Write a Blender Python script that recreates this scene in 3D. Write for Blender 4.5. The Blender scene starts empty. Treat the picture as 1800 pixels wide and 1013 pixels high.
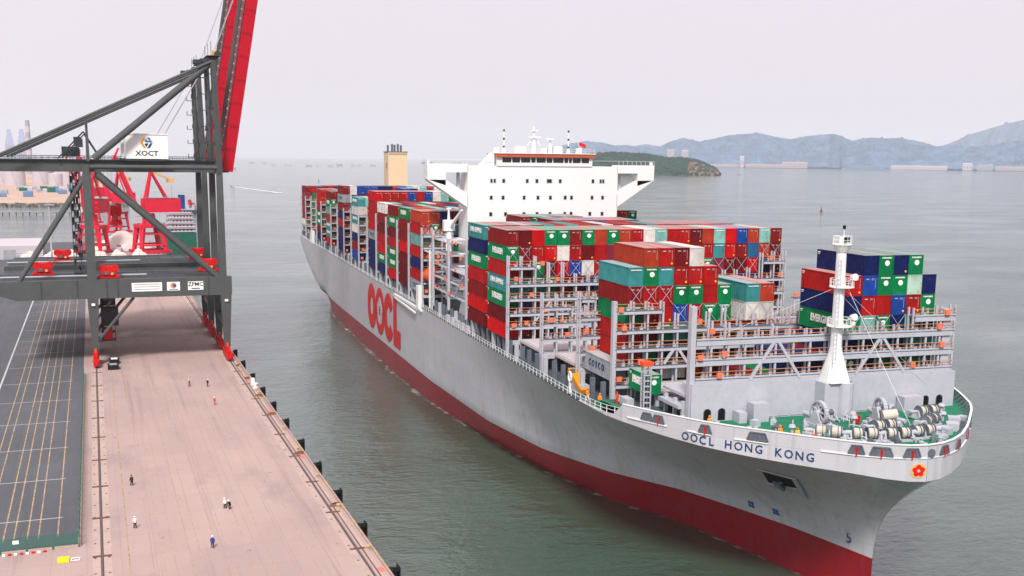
import bpy, bmesh, math, random
from mathutils import Vector, Matrix
random.seed(11)
sc = bpy.context.scene
C = sc.collection
PI = math.pi
# ------------------------------------------------------------------ camera
cam = bpy.data.cameras.new('camera'); camo = bpy.data.objects.new('camera', cam); C.objects.link(camo)
F_PX, PITCH, ROLL, YAW = 1946.86, 0.172639, 0.011023, 0.30484
fw = Vector((-math.cos(YAW)*math.cos(PITCH), math.sin(YAW)*math.cos(PITCH), -math.sin(PITCH)))
rt = Vector((math.sin(YAW), math.cos(YAW), 0)); up = rt.cross(fw)
r2 = rt*math.cos(ROLL) + up*math.sin(ROLL); u2 = -rt*math.sin(ROLL) + up*math.cos(ROLL)
m = Matrix(((r2.x, u2.x, -fw.x), (r2.y, u2.y, -fw.y), (r2.z, u2.z, -fw.z))).to_4x4()
m.translation = Vector((196.72, -89.43, 59.51)); camo.matrix_world = m
cam.sensor_width = 36; cam.lens = 36*F_PX/1800; cam.shift_y = (617.42-506.5)/1800
cam.clip_start = 1; cam.clip_end = 60000
sc.camera = camo
# ------------------------------------------------------------------ sky, sun, exposure
SUN_EL, SUN_AZ = math.radians(48), math.radians(-22)      # azimuth from +X towards +Y
w = bpy.data.worlds.new('World'); sc.world = w; w.use_nodes = True
nt = w.node_tree; nt.nodes.clear()
out = nt.nodes.new('ShaderNodeOutputWorld'); bg = nt.nodes.new('ShaderNodeBackground')
sky = nt.nodes.new('ShaderNodeTexSky'); sky.sky_type = 'NISHITA'; sky.sun_disc = False
sky.sun_elevation = SUN_EL; sky.sun_rotation = math.radians(90)-SUN_AZ
sky.air_density = 1.0; sky.dust_density = 6.0; sky.ozone_density = 1.0
mx = nt.nodes.new('ShaderNodeMix'); mx.data_type = 'RGBA'
mx.inputs['Factor'].default_value = 0.86
mx.inputs['B'].default_value = (9.5, 8.75, 9.55, 1)         # even high overcast, faintly mauve
nt.links.new(sky.outputs['Color'], mx.inputs['A']); nt.links.new(mx.outputs['Result'], bg.inputs['Color'])
bg.inputs['Strength'].default_value = 0.1
nt.links.new(bg.outputs['Background'], out.inputs['Surface'])
sl = bpy.data.lights.new('sun', 'SUN'); so = bpy.data.objects.new('sun', sl); C.objects.link(so)
sl.energy = 4.2; sl.angle = math.radians(11); sl.color = (1.0, 0.965, 0.92)
sd = Vector((math.cos(SUN_EL)*math.cos(SUN_AZ), math.cos(SUN_EL)*math.sin(SUN_AZ), math.sin(SUN_EL)))
so.rotation_euler = sd.to_track_quat('Z', 'Y').to_euler(); so.location = (0, 0, 400)
vs = sc.view_settings
vs.view_transform = 'Standard'; vs.look = 'None'; vs.gamma = 1; vs.use_curve_mapping = False; vs.exposure = 0.0
sc.render.engine = 'CYCLES'
cy = sc.cycles; cy.use_denoising = True; cy.max_bounces = 6; cy.diffuse_bounces = 3; cy.glossy_bounces = 3
cy.volume_bounces = 2; cy.transmission_bounces = 2; cy.sample_clamp_indirect = 4; cy.caustics_reflective = False; cy.caustics_refractive = False
try: cy.denoiser = 'OPENIMAGEDENOISE'
except Exception: pass
# ------------------------------------------------------------------ helpers
def lin(c):
    f = lambda v: v/12.92 if v <= 0.04045 else ((v+0.055)/1.055)**2.4
    return tuple(f(x/255) for x in c)
MATS = {}
def mat(name, rgb, rough=0.55, metal=0.0, var=0.12, scale=0.35, stretch=(1, 1, 1), dirt=None, dirt_amt=0.0, bump=0.0, bscale=4.0, spec=0.18, dpos=(.55, .75)):
    """procedural paint / steel / concrete: base colour broken up by two world-space noises"""
    m = bpy.data.materials.new(name); m.use_nodes = True; n = m.node_tree.nodes; L = m.node_tree.links
    b = n['Principled BSDF']; b.inputs['Roughness'].default_value = rough; b.inputs['Metallic'].default_value = metal
    b.inputs['Specular IOR Level'].default_value = spec
    c = lin(rgb)
    g = n.new('ShaderNodeNewGeometry'); mp = n.new('ShaderNodeMapping'); mp.inputs['Scale'].default_value = stretch
    L.new(g.outputs['Position'], mp.inputs['Vector'])
    nz = n.new('ShaderNodeTexNoise'); nz.inputs['Scale'].default_value = scale; nz.inputs['Detail'].default_value = 6
    nz.inputs['Roughness'].default_value = 0.65
    L.new(mp.outputs['Vector'], nz.inputs['Vector'])
    r = n.new('ShaderNodeValToRGB'); L.new(nz.outputs['Fac'], r.inputs['Fac'])
    r.color_ramp.elements[0].position = 0.3; r.color_ramp.elements[1].position = 0.72
    r.color_ramp.elements[0].color = tuple(x*(1-var) for x in c)+(1,)
    r.color_ramp.elements[1].color = tuple(min(1, x*(1+var)) for x in c)+(1,)
    last = r.outputs['Color']
    if dirt:
        n2 = n.new('ShaderNodeTexNoise'); n2.inputs['Scale'].default_value = scale*3.1; n2.inputs['Detail'].default_value = 8
        L.new(mp.outputs['Vector'], n2.inputs['Vector'])
        r2_ = n.new('ShaderNodeValToRGB'); L.new(n2.outputs['Fac'], r2_.inputs['Fac'])
        r2_.color_ramp.elements[0].position = dpos[0]; r2_.color_ramp.elements[1].position = dpos[1]
        r2_.color_ramp.elements[0].color = (0, 0, 0, 1); r2_.color_ramp.elements[1].color = (dirt_amt,)*3+(1,)
        x = n.new('ShaderNodeMix'); x.data_type = 'RGBA'
        L.new(r2_.outputs['Color'], x.inputs['Factor']); L.new(last, x.inputs['A'])
        x.inputs['B'].default_value = lin(dirt)+(1,); last = x.outputs['Result']
    L.new(last, b.inputs['Base Color'])
    if bump:
        n3 = n.new('ShaderNodeTexNoise'); n3.inputs['Scale'].default_value = bscale; n3.inputs['Detail'].default_value = 5
        L.new(g.outputs['Position'], n3.inputs['Vector'])
        bp = n.new('ShaderNodeBump'); bp.inputs['Strength'].default_value = bump; bp.inputs['Distance'].default_value = 0.1
        L.new(n3.outputs['Fac'], bp.inputs['Height']); L.new(bp.outputs['Normal'], b.inputs['Normal'])
    MATS[name] = m
    return m
def hull_paint(name, rgb, rough, spec, streak, amt, var):
    '''ship side paint: plate courses that differ a little, weld seams, vertical run-off streaks'''
    m = mat(name, rgb, rough, var=var, scale=.12, stretch=(1, 1, .5), dirt=streak, dirt_amt=amt, spec=spec)
    n = m.node_tree.nodes; L = m.node_tree.links; b = n['Principled BSDF']; src = b.inputs['Base Color'].links[0].from_socket
    g = n.new('ShaderNodeNewGeometry'); sp = n.new('ShaderNodeSeparateXYZ'); cb = n.new('ShaderNodeCombineXYZ'); L.new(g.outputs['Position'], sp.inputs[0])
    L.new(sp.outputs['X'], cb.inputs['X']); L.new(sp.outputs['Z'], cb.inputs['Y'])
    br = n.new('ShaderNodeTexBrick'); L.new(cb.outputs[0], br.inputs['Vector']); br.inputs['Scale'].default_value = 1; br.inputs['Brick Width'].default_value = 11; br.inputs['Row Height'].default_value = 2.9
    br.inputs['Mortar Size'].default_value = .035; br.inputs['Color1'].default_value = (.95, .95, .95, 1); br.inputs['Color2'].default_value = (1.03, 1.03, 1.03, 1); br.inputs['Mortar'].default_value = (.84, .84, .84, 1)
    mu = n.new('ShaderNodeMix'); mu.data_type = 'RGBA'; mu.blend_type = 'MULTIPLY'; mu.inputs['Factor'].default_value = 1; L.new(src, mu.inputs['A']); L.new(br.outputs['Color'], mu.inputs['B'])
    mp = n.new('ShaderNodeMapping'); mp.inputs['Scale'].default_value = (.9, .9, .035); L.new(g.outputs['Position'], mp.inputs['Vector'])
    nz = n.new('ShaderNodeTexNoise'); nz.inputs['Scale'].default_value = 1.1; nz.inputs['Detail'].default_value = 7; L.new(mp.outputs['Vector'], nz.inputs['Vector'])
    rr = n.new('ShaderNodeMapRange'); rr.inputs['From Min'].default_value = .53; rr.inputs['From Max'].default_value = .78; rr.inputs['To Max'].default_value = .42; L.new(nz.outputs['Fac'], rr.inputs['Value'])
    x = n.new('ShaderNodeMix'); x.data_type = 'RGBA'; L.new(rr.outputs['Result'], x.inputs['Factor']); L.new(mu.outputs['Result'], x.inputs['A']); x.inputs['B'].default_value = lin(streak)+(1,)
    L.new(x.outputs['Result'], b.inputs['Base Color']); return m
hull_grey = hull_paint('hull_grey', (190, 190, 196), .28, .5, (138, 130, 122), .3, .04)
hull_red = hull_paint('hull_red', (146, 24, 34), .4, .35, (118, 62, 76), .5, .16)
ship_white = mat('ship_white', (228, 228, 226), .45, var=.015, scale=.3)
ship_grey = mat('ship_grey', (178, 179, 188), .5, var=.07, scale=.5, dirt=(170, 152, 140), dirt_amt=.35)
steel_dark = mat('steel_dark', (96, 102, 112), .55, var=.2, scale=.7)
deck_green = mat('deck_green', (22, 116, 84), .6, var=.2, scale=.5, dirt=(30, 80, 66), dirt_amt=.5)
deck_dark = mat('deck_dark', (70, 84, 88), .7, var=.25, scale=.4)
hatch_pink = mat('hatch_pink', (188, 180, 182), .65, var=.1, scale=.4, dirt=(176, 120, 106), dirt_amt=.4)
rail_orange = mat('rail_orange', (204, 138, 92), .55, var=.15)
safety_orange = mat('safety_orange', (240, 84, 40), .5, var=.08)
gear_salmon = mat('gear_salmon', (232, 118, 84), .6, var=.12)
ship_brown = mat('ship_brown', (188, 84, 60), .5, var=.08)
black_glass = mat('black_glass', (14, 18, 24), .12, var=.1, spec=.6)
black = mat('black', (18, 18, 20), .6)
funnel_buff = mat('funnel_buff', (216, 196, 162), .5, var=.03)
rope_white = mat('rope_white', (200, 193, 178), .8, var=.1, scale=6)
rope_red = mat('rope_red', (190, 28, 36), .7)
navy_paint = mat('navy_paint', (28, 62, 102), .5)
logo_red = mat('logo_red', (204, 32, 30), .5, var=.05)
logo_gold = mat('logo_gold', (214, 170, 110), .5)
mark_blue = mat('mark_blue', (58, 104, 150), .5)
white_paint = mat('white_paint', (236, 236, 232), .5, var=.04)
crane_grey = mat('crane_grey', (80, 83, 83), .5, var=.12, scale=.3)
crane_dark = mat('crane_dark', (58, 64, 68), .55, var=.2, scale=.4)
crane_red = mat('crane_red', (178, 6, 34), .4, var=.05)
bogie_red = mat('bogie_red', (196, 24, 22), .5, var=.2, scale=1)
port_red = mat('port_red', (212, 30, 58), .5, var=.1, scale=.3)
concrete = mat('concrete', (172, 149, 143), .85, var=.12, scale=.045, stretch=(.45, 1, 1), dirt=(142, 128, 130), dirt_amt=.7, bump=.15, bscale=1.2)
def wear(m, angle, joint, stain, tyre):
    '''paving joints, tyre tracks along the quay and scattered oil spots'''
    n = m.node_tree.nodes; L = m.node_tree.links; b = n['Principled BSDF']; src = b.inputs['Base Color'].links[0].from_socket
    g = n.new('ShaderNodeNewGeometry'); mp = n.new('ShaderNodeMapping'); mp.inputs['Rotation'].default_value = (0, 0, -angle); L.new(g.outputs['Position'], mp.inputs['Vector'])
    br = n.new('ShaderNodeTexBrick'); br.offset = 0; L.new(mp.outputs['Vector'], br.inputs['Vector']); br.inputs['Scale'].default_value = 1; br.inputs['Brick Width'].default_value = 9; br.inputs['Row Height'].default_value = 4.5
    br.inputs['Mortar Size'].default_value = .05; br.inputs['Color1'].default_value = (.965, .965, .965, 1); br.inputs['Color2'].default_value = (1.02, 1.02, 1.02, 1); br.inputs['Mortar'].default_value = (joint,)*3+(1,)
    mu = n.new('ShaderNodeMix'); mu.data_type = 'RGBA'; mu.blend_type = 'MULTIPLY'; mu.inputs['Factor'].default_value = 1; L.new(src, mu.inputs['A']); L.new(br.outputs['Color'], mu.inputs['B']); last = mu.outputs['Result']
    for sc_, st_, lo, hi, am, col in ((1.0, (.012, .55, 1), .54, .74, tyre, (70, 66, 70)), (.55, (1, 1, 1), .68, .78, stain, (88, 80, 80))):
        m2 = n.new('ShaderNodeMapping'); m2.inputs['Scale'].default_value = st_; L.new(mp.outputs['Vector'], m2.inputs['Vector'])
        nz = n.new('ShaderNodeTexNoise'); nz.inputs['Scale'].default_value = sc_; nz.inputs['Detail'].default_value = 6; L.new(m2.outputs['Vector'], nz.inputs['Vector'])
        rr = n.new('ShaderNodeMapRange'); rr.inputs['From Min'].default_value = lo; rr.inputs['From Max'].default_value = hi; rr.inputs['To Max'].default_value = am; L.new(nz.outputs['Fac'], rr.inputs['Value'])
        x = n.new('ShaderNodeMix'); x.data_type = 'RGBA'; L.new(rr.outputs['Result'], x.inputs['Factor']); L.new(last, x.inputs['A']); x.inputs['B'].default_value = lin(col)+(1,); last = x.outputs['Result']
    L.new(last, b.inputs['Base Color'])
wear(concrete, math.radians(3.21), .86, .5, .28)
concrete_pale = mat('concrete_pale', (180, 158, 149), .85, var=.1, scale=.3, dirt=(160, 136, 120), dirt_amt=.5)
concrete_wall = mat('concrete_wall', (128, 118, 108), .9, var=.3, scale=.3)
asphalt = mat('asphalt', (92, 93, 98), .85, var=.22, scale=.05, stretch=(.3, 1, 1), dirt=(88, 85, 91), dirt_amt=.7, bump=.1, bscale=2)
wear(asphalt, math.radians(3.21), .9, .4, .4)
rail_rust = mat('rail_rust', (104, 70, 58), .7, var=.3, scale=.8)
yellow_line = mat('yellow_line', (178, 150, 112), .85, var=.2, scale=.4, dirt=(100, 95, 96), dirt_amt=.85, dpos=(.45, .7))
yellow_worn = mat('yellow_worn', (184, 152, 120), .85, var=.12, scale=.22, dirt=(163, 139, 137), dirt_amt=1.0, dpos=(.4, .56))
white_line = mat('white_line', (186, 186, 190), .8, var=.1, scale=.6)
rubber = mat('rubber', (26, 28, 30), .75, var=.2)
fence_green = mat('fence_green', (30, 118, 92), .6)
yellow_paint = mat('yellow_paint', (240, 212, 40), .5)
skin = mat('skin', (190, 140, 112), .6)
sand = mat('sand', (214, 202, 192), .9, var=.08, scale=.1)
tan = mat('tan', (186, 158, 142), .9, var=.15, scale=.01)
stone = mat('stone', (120, 118, 116), .9, var=.4, scale=.2)
rock = mat('rock', (150, 112, 94), .9, var=.3, scale=.05)
forest = mat('forest', (26, 60, 50), .95, var=.5, scale=.03, spec=.1)
hill_mat = mat('hill_mat', (84, 108, 134), .95, var=.5, scale=.008, spec=.1, dirt=(124, 122, 128), dirt_amt=.35)  # pale blue of distance haze is painted into the hill colour
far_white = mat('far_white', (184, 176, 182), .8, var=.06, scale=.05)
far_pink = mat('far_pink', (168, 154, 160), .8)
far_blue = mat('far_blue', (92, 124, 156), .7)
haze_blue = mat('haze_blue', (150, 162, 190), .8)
boat_blue = mat('boat_blue', (24, 60, 118), .5)
boat_green = mat('boat_green', (26, 92, 76), .6)
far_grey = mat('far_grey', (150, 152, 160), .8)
foam = mat('foam', (240, 240, 240), .8)
orange_cov = mat('orange_cov', (240, 150, 40), .7)
def container_mat(name, roof=False, attr=False):
    m = bpy.data.materials.new(name); m.use_nodes = True; n = m.node_tree.nodes; L = m.node_tree.links
    b = n['Principled BSDF']; b.inputs['Roughness'].default_value = .6; b.inputs['Specular IOR Level'].default_value = .1
    if attr:
        oi = n.new('ShaderNodeAttribute'); oi.attribute_name = 'paint'; col = oi.outputs['Color']
    else:
        oi = n.new('ShaderNodeObjectInfo'); col = oi.outputs['Color']
    g = n.new('ShaderNodeNewGeometry')
    nz = n.new('ShaderNodeTexNoise'); nz.inputs['Scale'].default_value = .6; nz.inputs['Detail'].default_value = 7
    L.new(g.outputs['Position'], nz.inputs['Vector'])
    r = n.new('ShaderNodeMapRange'); r.inputs['From Min'].default_value = .3; r.inputs['From Max'].default_value = .7
    r.inputs['To Min'].default_value = .62; r.inputs['To Max'].default_value = .92
    L.new(nz.outputs['Fac'], r.inputs['Value'])
    mu = n.new('ShaderNodeVectorMath'); mu.operation = 'SCALE'; L.new(col, mu.inputs[0]); L.new(r.outputs['Result'], mu.inputs['Scale'])
    n2 = n.new('ShaderNodeTexNoise'); n2.inputs['Scale'].default_value = 1.7; n2.inputs['Detail'].default_value = 9
    L.new(g.outputs['Position'], n2.inputs['Vector'])
    rr = n.new('ShaderNodeMapRange'); rr.inputs['From Min'].default_value = .6; rr.inputs['From Max'].default_value = .74
    rr.inputs['To Max'].default_value = .4
    L.new(n2.outputs['Fac'], rr.inputs['Value'])
    x = n.new('ShaderNodeMix'); x.data_type = 'RGBA'; L.new(rr.outputs['Result'], x.inputs['Factor']); L.new(mu.outputs['Vector'], x.inputs['A'])
    x.inputs['B'].default_value = lin((110, 66, 52))+(1,)
    last = x.outputs['Result']
    if roof:                                                # sky light on the roof painted in as a pale mix, with some dusty fading
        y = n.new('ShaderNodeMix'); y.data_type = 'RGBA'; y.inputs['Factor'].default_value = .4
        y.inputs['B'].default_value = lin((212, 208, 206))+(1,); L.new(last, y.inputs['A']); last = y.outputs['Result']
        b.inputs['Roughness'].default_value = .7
    L.new(last, b.inputs['Base Color'])
    return m
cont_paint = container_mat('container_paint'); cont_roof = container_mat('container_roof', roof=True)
cont_stuff = container_mat('container_mass', attr=True)
# ---- objects
def tag(o, label=None, cat=None, group=None, kind=None):
    if label: o['label'] = label
    if cat: o['category'] = cat
    if group: o['group'] = group
    if kind: o['kind'] = kind
    return o
def link(o, parent=None):
    C.objects.link(o)
    if parent: o.parent = parent
    return o
def empty(name, loc=(0, 0, 0), rz=0, label=None, cat=None, group=None):
    o = bpy.data.objects.new(name, None); link(o); o.location = loc; o.rotation_euler = (0, 0, rz); o.empty_display_size = 1
    return tag(o, label, cat, group)
class MB:
    def __init__(s): s.v = []; s.f = []; s.mi = []
    def add(s, vs, fs, mi=0):
        k = len(s.v); s.v += [tuple(v) for v in vs]; s.f += [tuple(i+k for i in f) for f in fs]; s.mi += [mi]*len(fs); return s
    def box(s, c, d, mi=0, rz=0):
        hx, hy, hz = d[0]/2, d[1]/2, d[2]/2; cs, sn = math.cos(rz), math.sin(rz)
        vs = [(c[0]+x*cs-y*sn, c[1]+x*sn+y*cs, c[2]+z) for x in (-hx, hx) for y in (-hy, hy) for z in (-hz, hz)]
        return s.add(vs, [(0, 1, 3, 2), (4, 6, 7, 5), (0, 4, 5, 1), (2, 3, 7, 6), (0, 2, 6, 4), (1, 5, 7, 3)], mi)
    def beam(s, p, q, wd, ht, mi=0, w2=None, h2=None):
        p, q = Vector(p), Vector(q); d = (q-p).normalized()
        a = d.cross(Vector((0, 0, 1)))
        a = Vector((1, 0, 0)) if a.length < 1e-4 else a.normalized()
        b = a.cross(d).normalized(); w2 = wd if w2 is None else w2; h2 = ht if h2 is None else h2
        vs = [p+a*x*wd/2+b*y*ht/2 for x, y in ((-1, -1), (1, -1), (1, 1), (-1, 1))]+[q+a*x*w2/2+b*y*h2/2 for x, y in ((-1, -1), (1, -1), (1, 1), (-1, 1))]
        return s.add(vs, [(3, 2, 1, 0), (4, 5, 6, 7), (0, 1, 5, 4), (1, 2, 6, 5), (2, 3, 7, 6), (3, 0, 4, 7)], mi)
    def tube(s, p, q, r, n=10, r2=None, mi=0, cap=True):
        p, q = Vector(p), Vector(q); d = (q-p).normalized(); r2 = r if r2 is None else r2
        a = d.cross(Vector((0, 0, 1))); a = Vector((1, 0, 0)) if a.length < 1e-4 else a.normalized(); b = a.cross(d)
        vs = []
        for i in range(n):
            t = 2*PI*i/n; e = a*math.cos(t)+b*math.sin(t); vs += [p+e*r, q+e*r2]
        fs = [(2*i, 2*((i+1) % n), 2*((i+1) % n)+1, 2*i+1) for i in range(n)]
        if cap: fs += [tuple(2*i for i in range(n))[::-1], tuple(2*i+1 for i in range(n))]
        return s.add(vs, fs, mi)
    def prism(s, poly, o, ux, uy, ext, mi=0):
        """polygon (2-D) in plane o+ux,uy, extruded by ext"""
        o, ux, uy, e = Vector(o), Vector(ux), Vector(uy), Vector(ext); n = len(poly)
        vs = [o+ux*x+uy*y for x, y in poly]+[o+ux*x+uy*y+e for x, y in poly]
        fs = [tuple(range(n))[::-1], tuple(range(n, 2*n))]+[(i, (i+1) % n, n+(i+1) % n, n+i) for i in range(n)]
        return s.add(vs, fs, mi)
    def build(s, name, mats, parent=None, smooth=False):
        me = bpy.data.meshes.new(name); me.from_pydata(s.v, [], s.f)
        for m_ in (mats if isinstance(mats, (list, tuple)) else [mats]): me.materials.append(m_)
        if max(s.mi or [0]): me.polygons.foreach_set('material_index', s.mi)
        if smooth: me.polygons.foreach_set('use_smooth', [True]*len(me.polygons))
        bm = bmesh.new(); bm.from_mesh(me); bmesh.ops.recalc_face_normals(bm, faces=bm.faces); bm.to_mesh(me); bm.free()
        return link(bpy.data.objects.new(name, me), parent)
_unit = {}
def unit(kind, m_, n=10):
    k = (kind, m_.name, n)
    if k not in _unit:
        b = MB()
        if kind == 'box': b.box((0, 0, 0), (1, 1, 1))
        else: b.tube((0, 0, -.5), (0, 0, .5), .5, n)
        o = b.build(kind, m_); _unit[k] = o.data; bpy.data.objects.remove(o)
    return _unit[k]
def ubox(name, c, d, m_, parent=None, rz=0):
    o = bpy.data.objects.new(name, unit('box', m_)); link(o, parent); o.location = c; o.scale = d; o.rotation_euler = (0, 0, rz); return o
def ubeam(name, p, q, wd, ht, m_, parent=None):
    """bar from p to q, reusing one box mesh"""
    p, q = Vector(p), Vector(q); d = q-p
    o = bpy.data.objects.new(name, unit('box', m_)); link(o, parent); o.location = (p+q)/2; o.scale = (wd, ht, d.length)
    o.rotation_euler = d.to_track_quat('Z', 'Y').to_euler(); return o
def utube(name, p, q, r, m_, parent=None, n=10):
    p, q = Vector(p), Vector(q); d = q-p
    o = bpy.data.objects.new(name, unit('tube', m_, n)); link(o, parent); o.location = (p+q)/2; o.scale = (2*r, 2*r, d.length)
    o.rotation_euler = d.to_track_quat('Z', 'Y').to_euler(); return o
_txt = {}
def text_mesh(s, m_, size=1.0, bold=.0, align='CENTER'):
    k = (s, m_.name, size, bold, align)
    if k not in _txt:
        cu = bpy.data.curves.new('lettering', 'FONT'); cu.body = s; cu.size = size; cu.offset = bold; cu.align_x = align; cu.align_y = 'CENTER'
        cu.resolution_u = 2; cu.extrude = .012
        o = bpy.data.objects.new('lettering', cu); C.objects.link(o)
        dg = bpy.context.evaluated_depsgraph_get(); me = bpy.data.meshes.new_from_object(o.evaluated_get(dg))
        bpy.data.objects.remove(o); me.materials.clear(); me.materials.append(m_); _txt[k] = me
    return _txt[k]
def letters(name, s, m_, size, loc, xdir, ydir, parent=None, bold=.0, align='CENTER', stretch=1.0):
    o = bpy.data.objects.new(name, text_mesh(s, m_, size, bold, align)); link(o, parent)
    x, y = Vector(xdir).normalized(), Vector(ydir).normalized(); z = x.cross(y)
    mm = Matrix(((x.x*stretch, y.x, z.x), (x.y*stretch, y.y, z.y), (x.z*stretch, y.z, z.z))).to_4x4(); mm.translation = Vector(loc)
    o.matrix_local = mm; return o
def interp(tab, x):
    if x <= tab[0][0]: return tab[0][1]
    for (x0, y0), (x1, y1) in zip(tab, tab[1:]):
        if x <= x1: return y0+(y1-y0)*(x-x0)/(x1-x0)
    return tab[-1][1]
QH, QN = Vector((-.99843, -.05599, 0)), Vector((.05599, -.99843, 0))
QROT = math.atan2(QH.y, QH.x)
QZ = 4.5
def Q(a, b, z=QZ): v = QH*a+QN*b; return (v.x, v.y, z)
ORD = ['first', 'second', 'third', 'fourth', 'fifth', 'sixth', 'seventh', 'eighth', 'ninth', 'tenth', 'eleventh', 'twelfth', 'thirteenth', 'fourteenth',
       'fifteenth', 'sixteenth', 'seventeenth', 'eighteenth', 'nineteenth', 'twentieth', 'twenty-first', 'twenty-second', 'twenty-third']
# ================================================================== SETTING
def sea_material():
    m = bpy.data.materials.new('sea_water'); m.use_nodes = True; n = m.node_tree.nodes; L = m.node_tree.links
    b = n['Principled BSDF']; b.inputs['Roughness'].default_value = .08; b.inputs['IOR'].default_value = 2.0
    g = n.new('ShaderNodeNewGeometry')
    # silt: slow colour change in the water itself
    c1 = n.new('ShaderNodeTexNoise'); c1.inputs['Scale'].default_value = .012; c1.inputs['Detail'].default_value = 4
    L.new(g.outputs['Position'], c1.inputs['Vector'])
    r = n.new('ShaderNodeValToRGB'); L.new(c1.outputs['Fac'], r.inputs['Fac'])
    r.color_ramp.elements[0].position = .35; r.color_ramp.elements[1].position = .7
    r.color_ramp.elements[0].color = (.026, .056, .038, 1); r.color_ramp.elements[1].color = (.05, .092, .064, 1)
    L.new(r.outputs['Color'], b.inputs['Base Color'])
    mp = n.new('ShaderNodeMapping'); mp.inputs['Rotation'].default_value = (0, 0, .5); mp.inputs['Scale'].default_value = (1, .55, 1)
    L.new(g.outputs['Position'], mp.inputs['Vector'])
    n1 = n.new('ShaderNodeTexNoise'); n1.inputs['Scale'].default_value = .6; n1.inputs['Detail'].default_value = 4; n1.inputs['Roughness'].default_value = .6
    n2 = n.new('ShaderNodeTexNoise'); n2.inputs['Scale'].default_value = .09; n2.inputs['Detail'].default_value = 3
    L.new(mp.outputs['Vector'], n1.inputs['Vector']); L.new(mp.outputs['Vector'], n2.inputs['Vector'])
    n4 = n.new('ShaderNodeTexNoise'); n4.inputs['Scale'].default_value = .018; n4.inputs['Detail'].default_value = 4          # gusts and slicks
    L.new(mp.outputs['Vector'], n4.inputs['Vector']); r4 = n.new('ShaderNodeMapRange'); r4.inputs['From Min'].default_value = .36; r4.inputs['From Max'].default_value = .62
    r4.inputs['To Min'].default_value = .3; r4.inputs['To Max'].default_value = 1.3; L.new(n4.outputs['Fac'], r4.inputs['Value'])
    mm = n.new('ShaderNodeMath'); mm.operation = 'MULTIPLY'; L.new(n1.outputs['Fac'], mm.inputs[0]); L.new(r4.outputs['Result'], mm.inputs[1])
    ad = n.new('ShaderNodeMath'); ad.operation = 'MULTIPLY_ADD'; ad.inputs[1].default_value = 1.6
    L.new(n2.outputs['Fac'], ad.inputs[0]); L.new(mm.outputs['Value'], ad.inputs[2])
    bp = n.new('ShaderNodeBump'); bp.inputs['Strength'].default_value = 1.0; bp.inputs['Distance'].default_value = .36
    L.new(ad.outputs['Value'], bp.inputs['Height']); L.new(bp.outputs['Normal'], b.inputs['Normal'])
    return m
sea_m = sea_material()
b_ = MB(); b_.add([(-27000, -17000, 0), (3000, -17000, 0), (3000, 17000, 0), (-27000, 17000, 0)], [(0, 1, 2, 3)])
tag(b_.build('sea', sea_m), kind='structure')
# ---- quay: slab with vertical sea wall
def qsheet(name, a0, a1, b0, b1, z, m_, parent=None, kind=None):
    b = MB(); b.add([Q(a0, b0, z), Q(a1, b0, z), Q(a1, b1, z), Q(a0, b1, z)], [(0, 1, 2, 3)])
    o = b.build(name, m_, parent)
    if kind: tag(o, kind=kind)
    return o
def qbox(b, a0, a1, b0, b1, z0, z1, mi=0):
    vs = [Q(a, bb, z) for a in (a0, a1) for bb in (b0, b1) for z in (z0, z1)]
    return b.add(vs, [(0, 1, 3, 2), (4, 6, 7, 5), (0, 4, 5, 1), (2, 3, 7, 6), (0, 2, 6, 4), (1, 5, 7, 3)], mi)
EDGE = 65.3
quay = MB(); qbox(quay, -190, 560, EDGE, 104.6, -3, QZ); qbox(quay, -190, 560, 104.6, 420, -3, QZ-.002)
quay = tag(quay.build('quay', concrete), kind='structure')
wall = MB(); qbox(wall, -190, 560, EDGE-.25, EDGE-.003, -3, QZ-.5); wall.build('quay_wall', concrete_wall, quay)
yard = qsheet('container_yard', -29.6, 559, 104.6, 419, QZ+.006, asphalt, kind='structure')
for b0, b1 in ((100.25, 101.3), (101.7, 102.75), (66.3, 66.75), (67.9, 68.9)):
    qsheet('rail_bed', -189, 559, b0, b1, QZ+.008, concrete_pale, quay)
for b0, b1, nm in ((101.3, 101.7, 'rail_groove'), (67.35, 67.75, 'rail_groove'), (66.75, 66.95, 'cable_trench')):
    qsheet(nm, -189, 559, b0, b1, QZ+.010, rail_rust, quay)
for bb in (101.5, 67.55):
    r = MB(); qbox(r, -189, 559, bb-.06, bb+.06, QZ+.011, QZ+.14); r.build('crane_rail', steel_dark, quay)
r = MB(); qbox(r, -190, 559, EDGE+.02, EDGE+.32, QZ+.001, QZ+.28); r.build('kerb', yellow_worn, quay)
for k in range(22):                                            # rail tie plates
    a = -52+17.4*k
    if a > 300: break
    ubox('tie_plate', Q(a, 101.5, QZ+.03), (.7, 2.5, .05), rail_rust, quay, QROT)
    ubox('tie_plate', Q(a+9, 67.5, QZ+.03), (.6, 2.2, .05), rail_rust, quay, QROT)
for k in range(40):                                            # anchor sockets beside the rails
    a = -60+6.2*k
    for bb in (100.6, 102.4, 68.4): ubox('anchor_socket', Q(a, bb, QZ+.02), (.32, .32, .03), rail_rust, quay, QROT)
for bb, m_ in ((98.0, yellow_line), (95.0, yellow_worn), (93.6, yellow_worn), (92.1, yellow_worn), (89.9, yellow_worn), (88.6, yellow_worn), (86.2, yellow_worn), (84.9, yellow_worn),
               (82.2, yellow_worn), (79.6, yellow_worn), (77.0, yellow_worn), (74.2, yellow_worn), (71.2, yellow_worn)):
    qsheet('lane_line', -150, 420, bb-.08, bb+.08, QZ+.005, m_, quay)
for bb in (107.5, 110.1, 111.6, 113.4, 114.8, 117.4, 118.9): qsheet('lane_line', -24, 420, bb-.1, bb+.1, QZ+.011, yellow_line, yard)
qsheet('lane_line', -20, 420, 122.9, 123.3, QZ+.011, white_line, yard)
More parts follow.
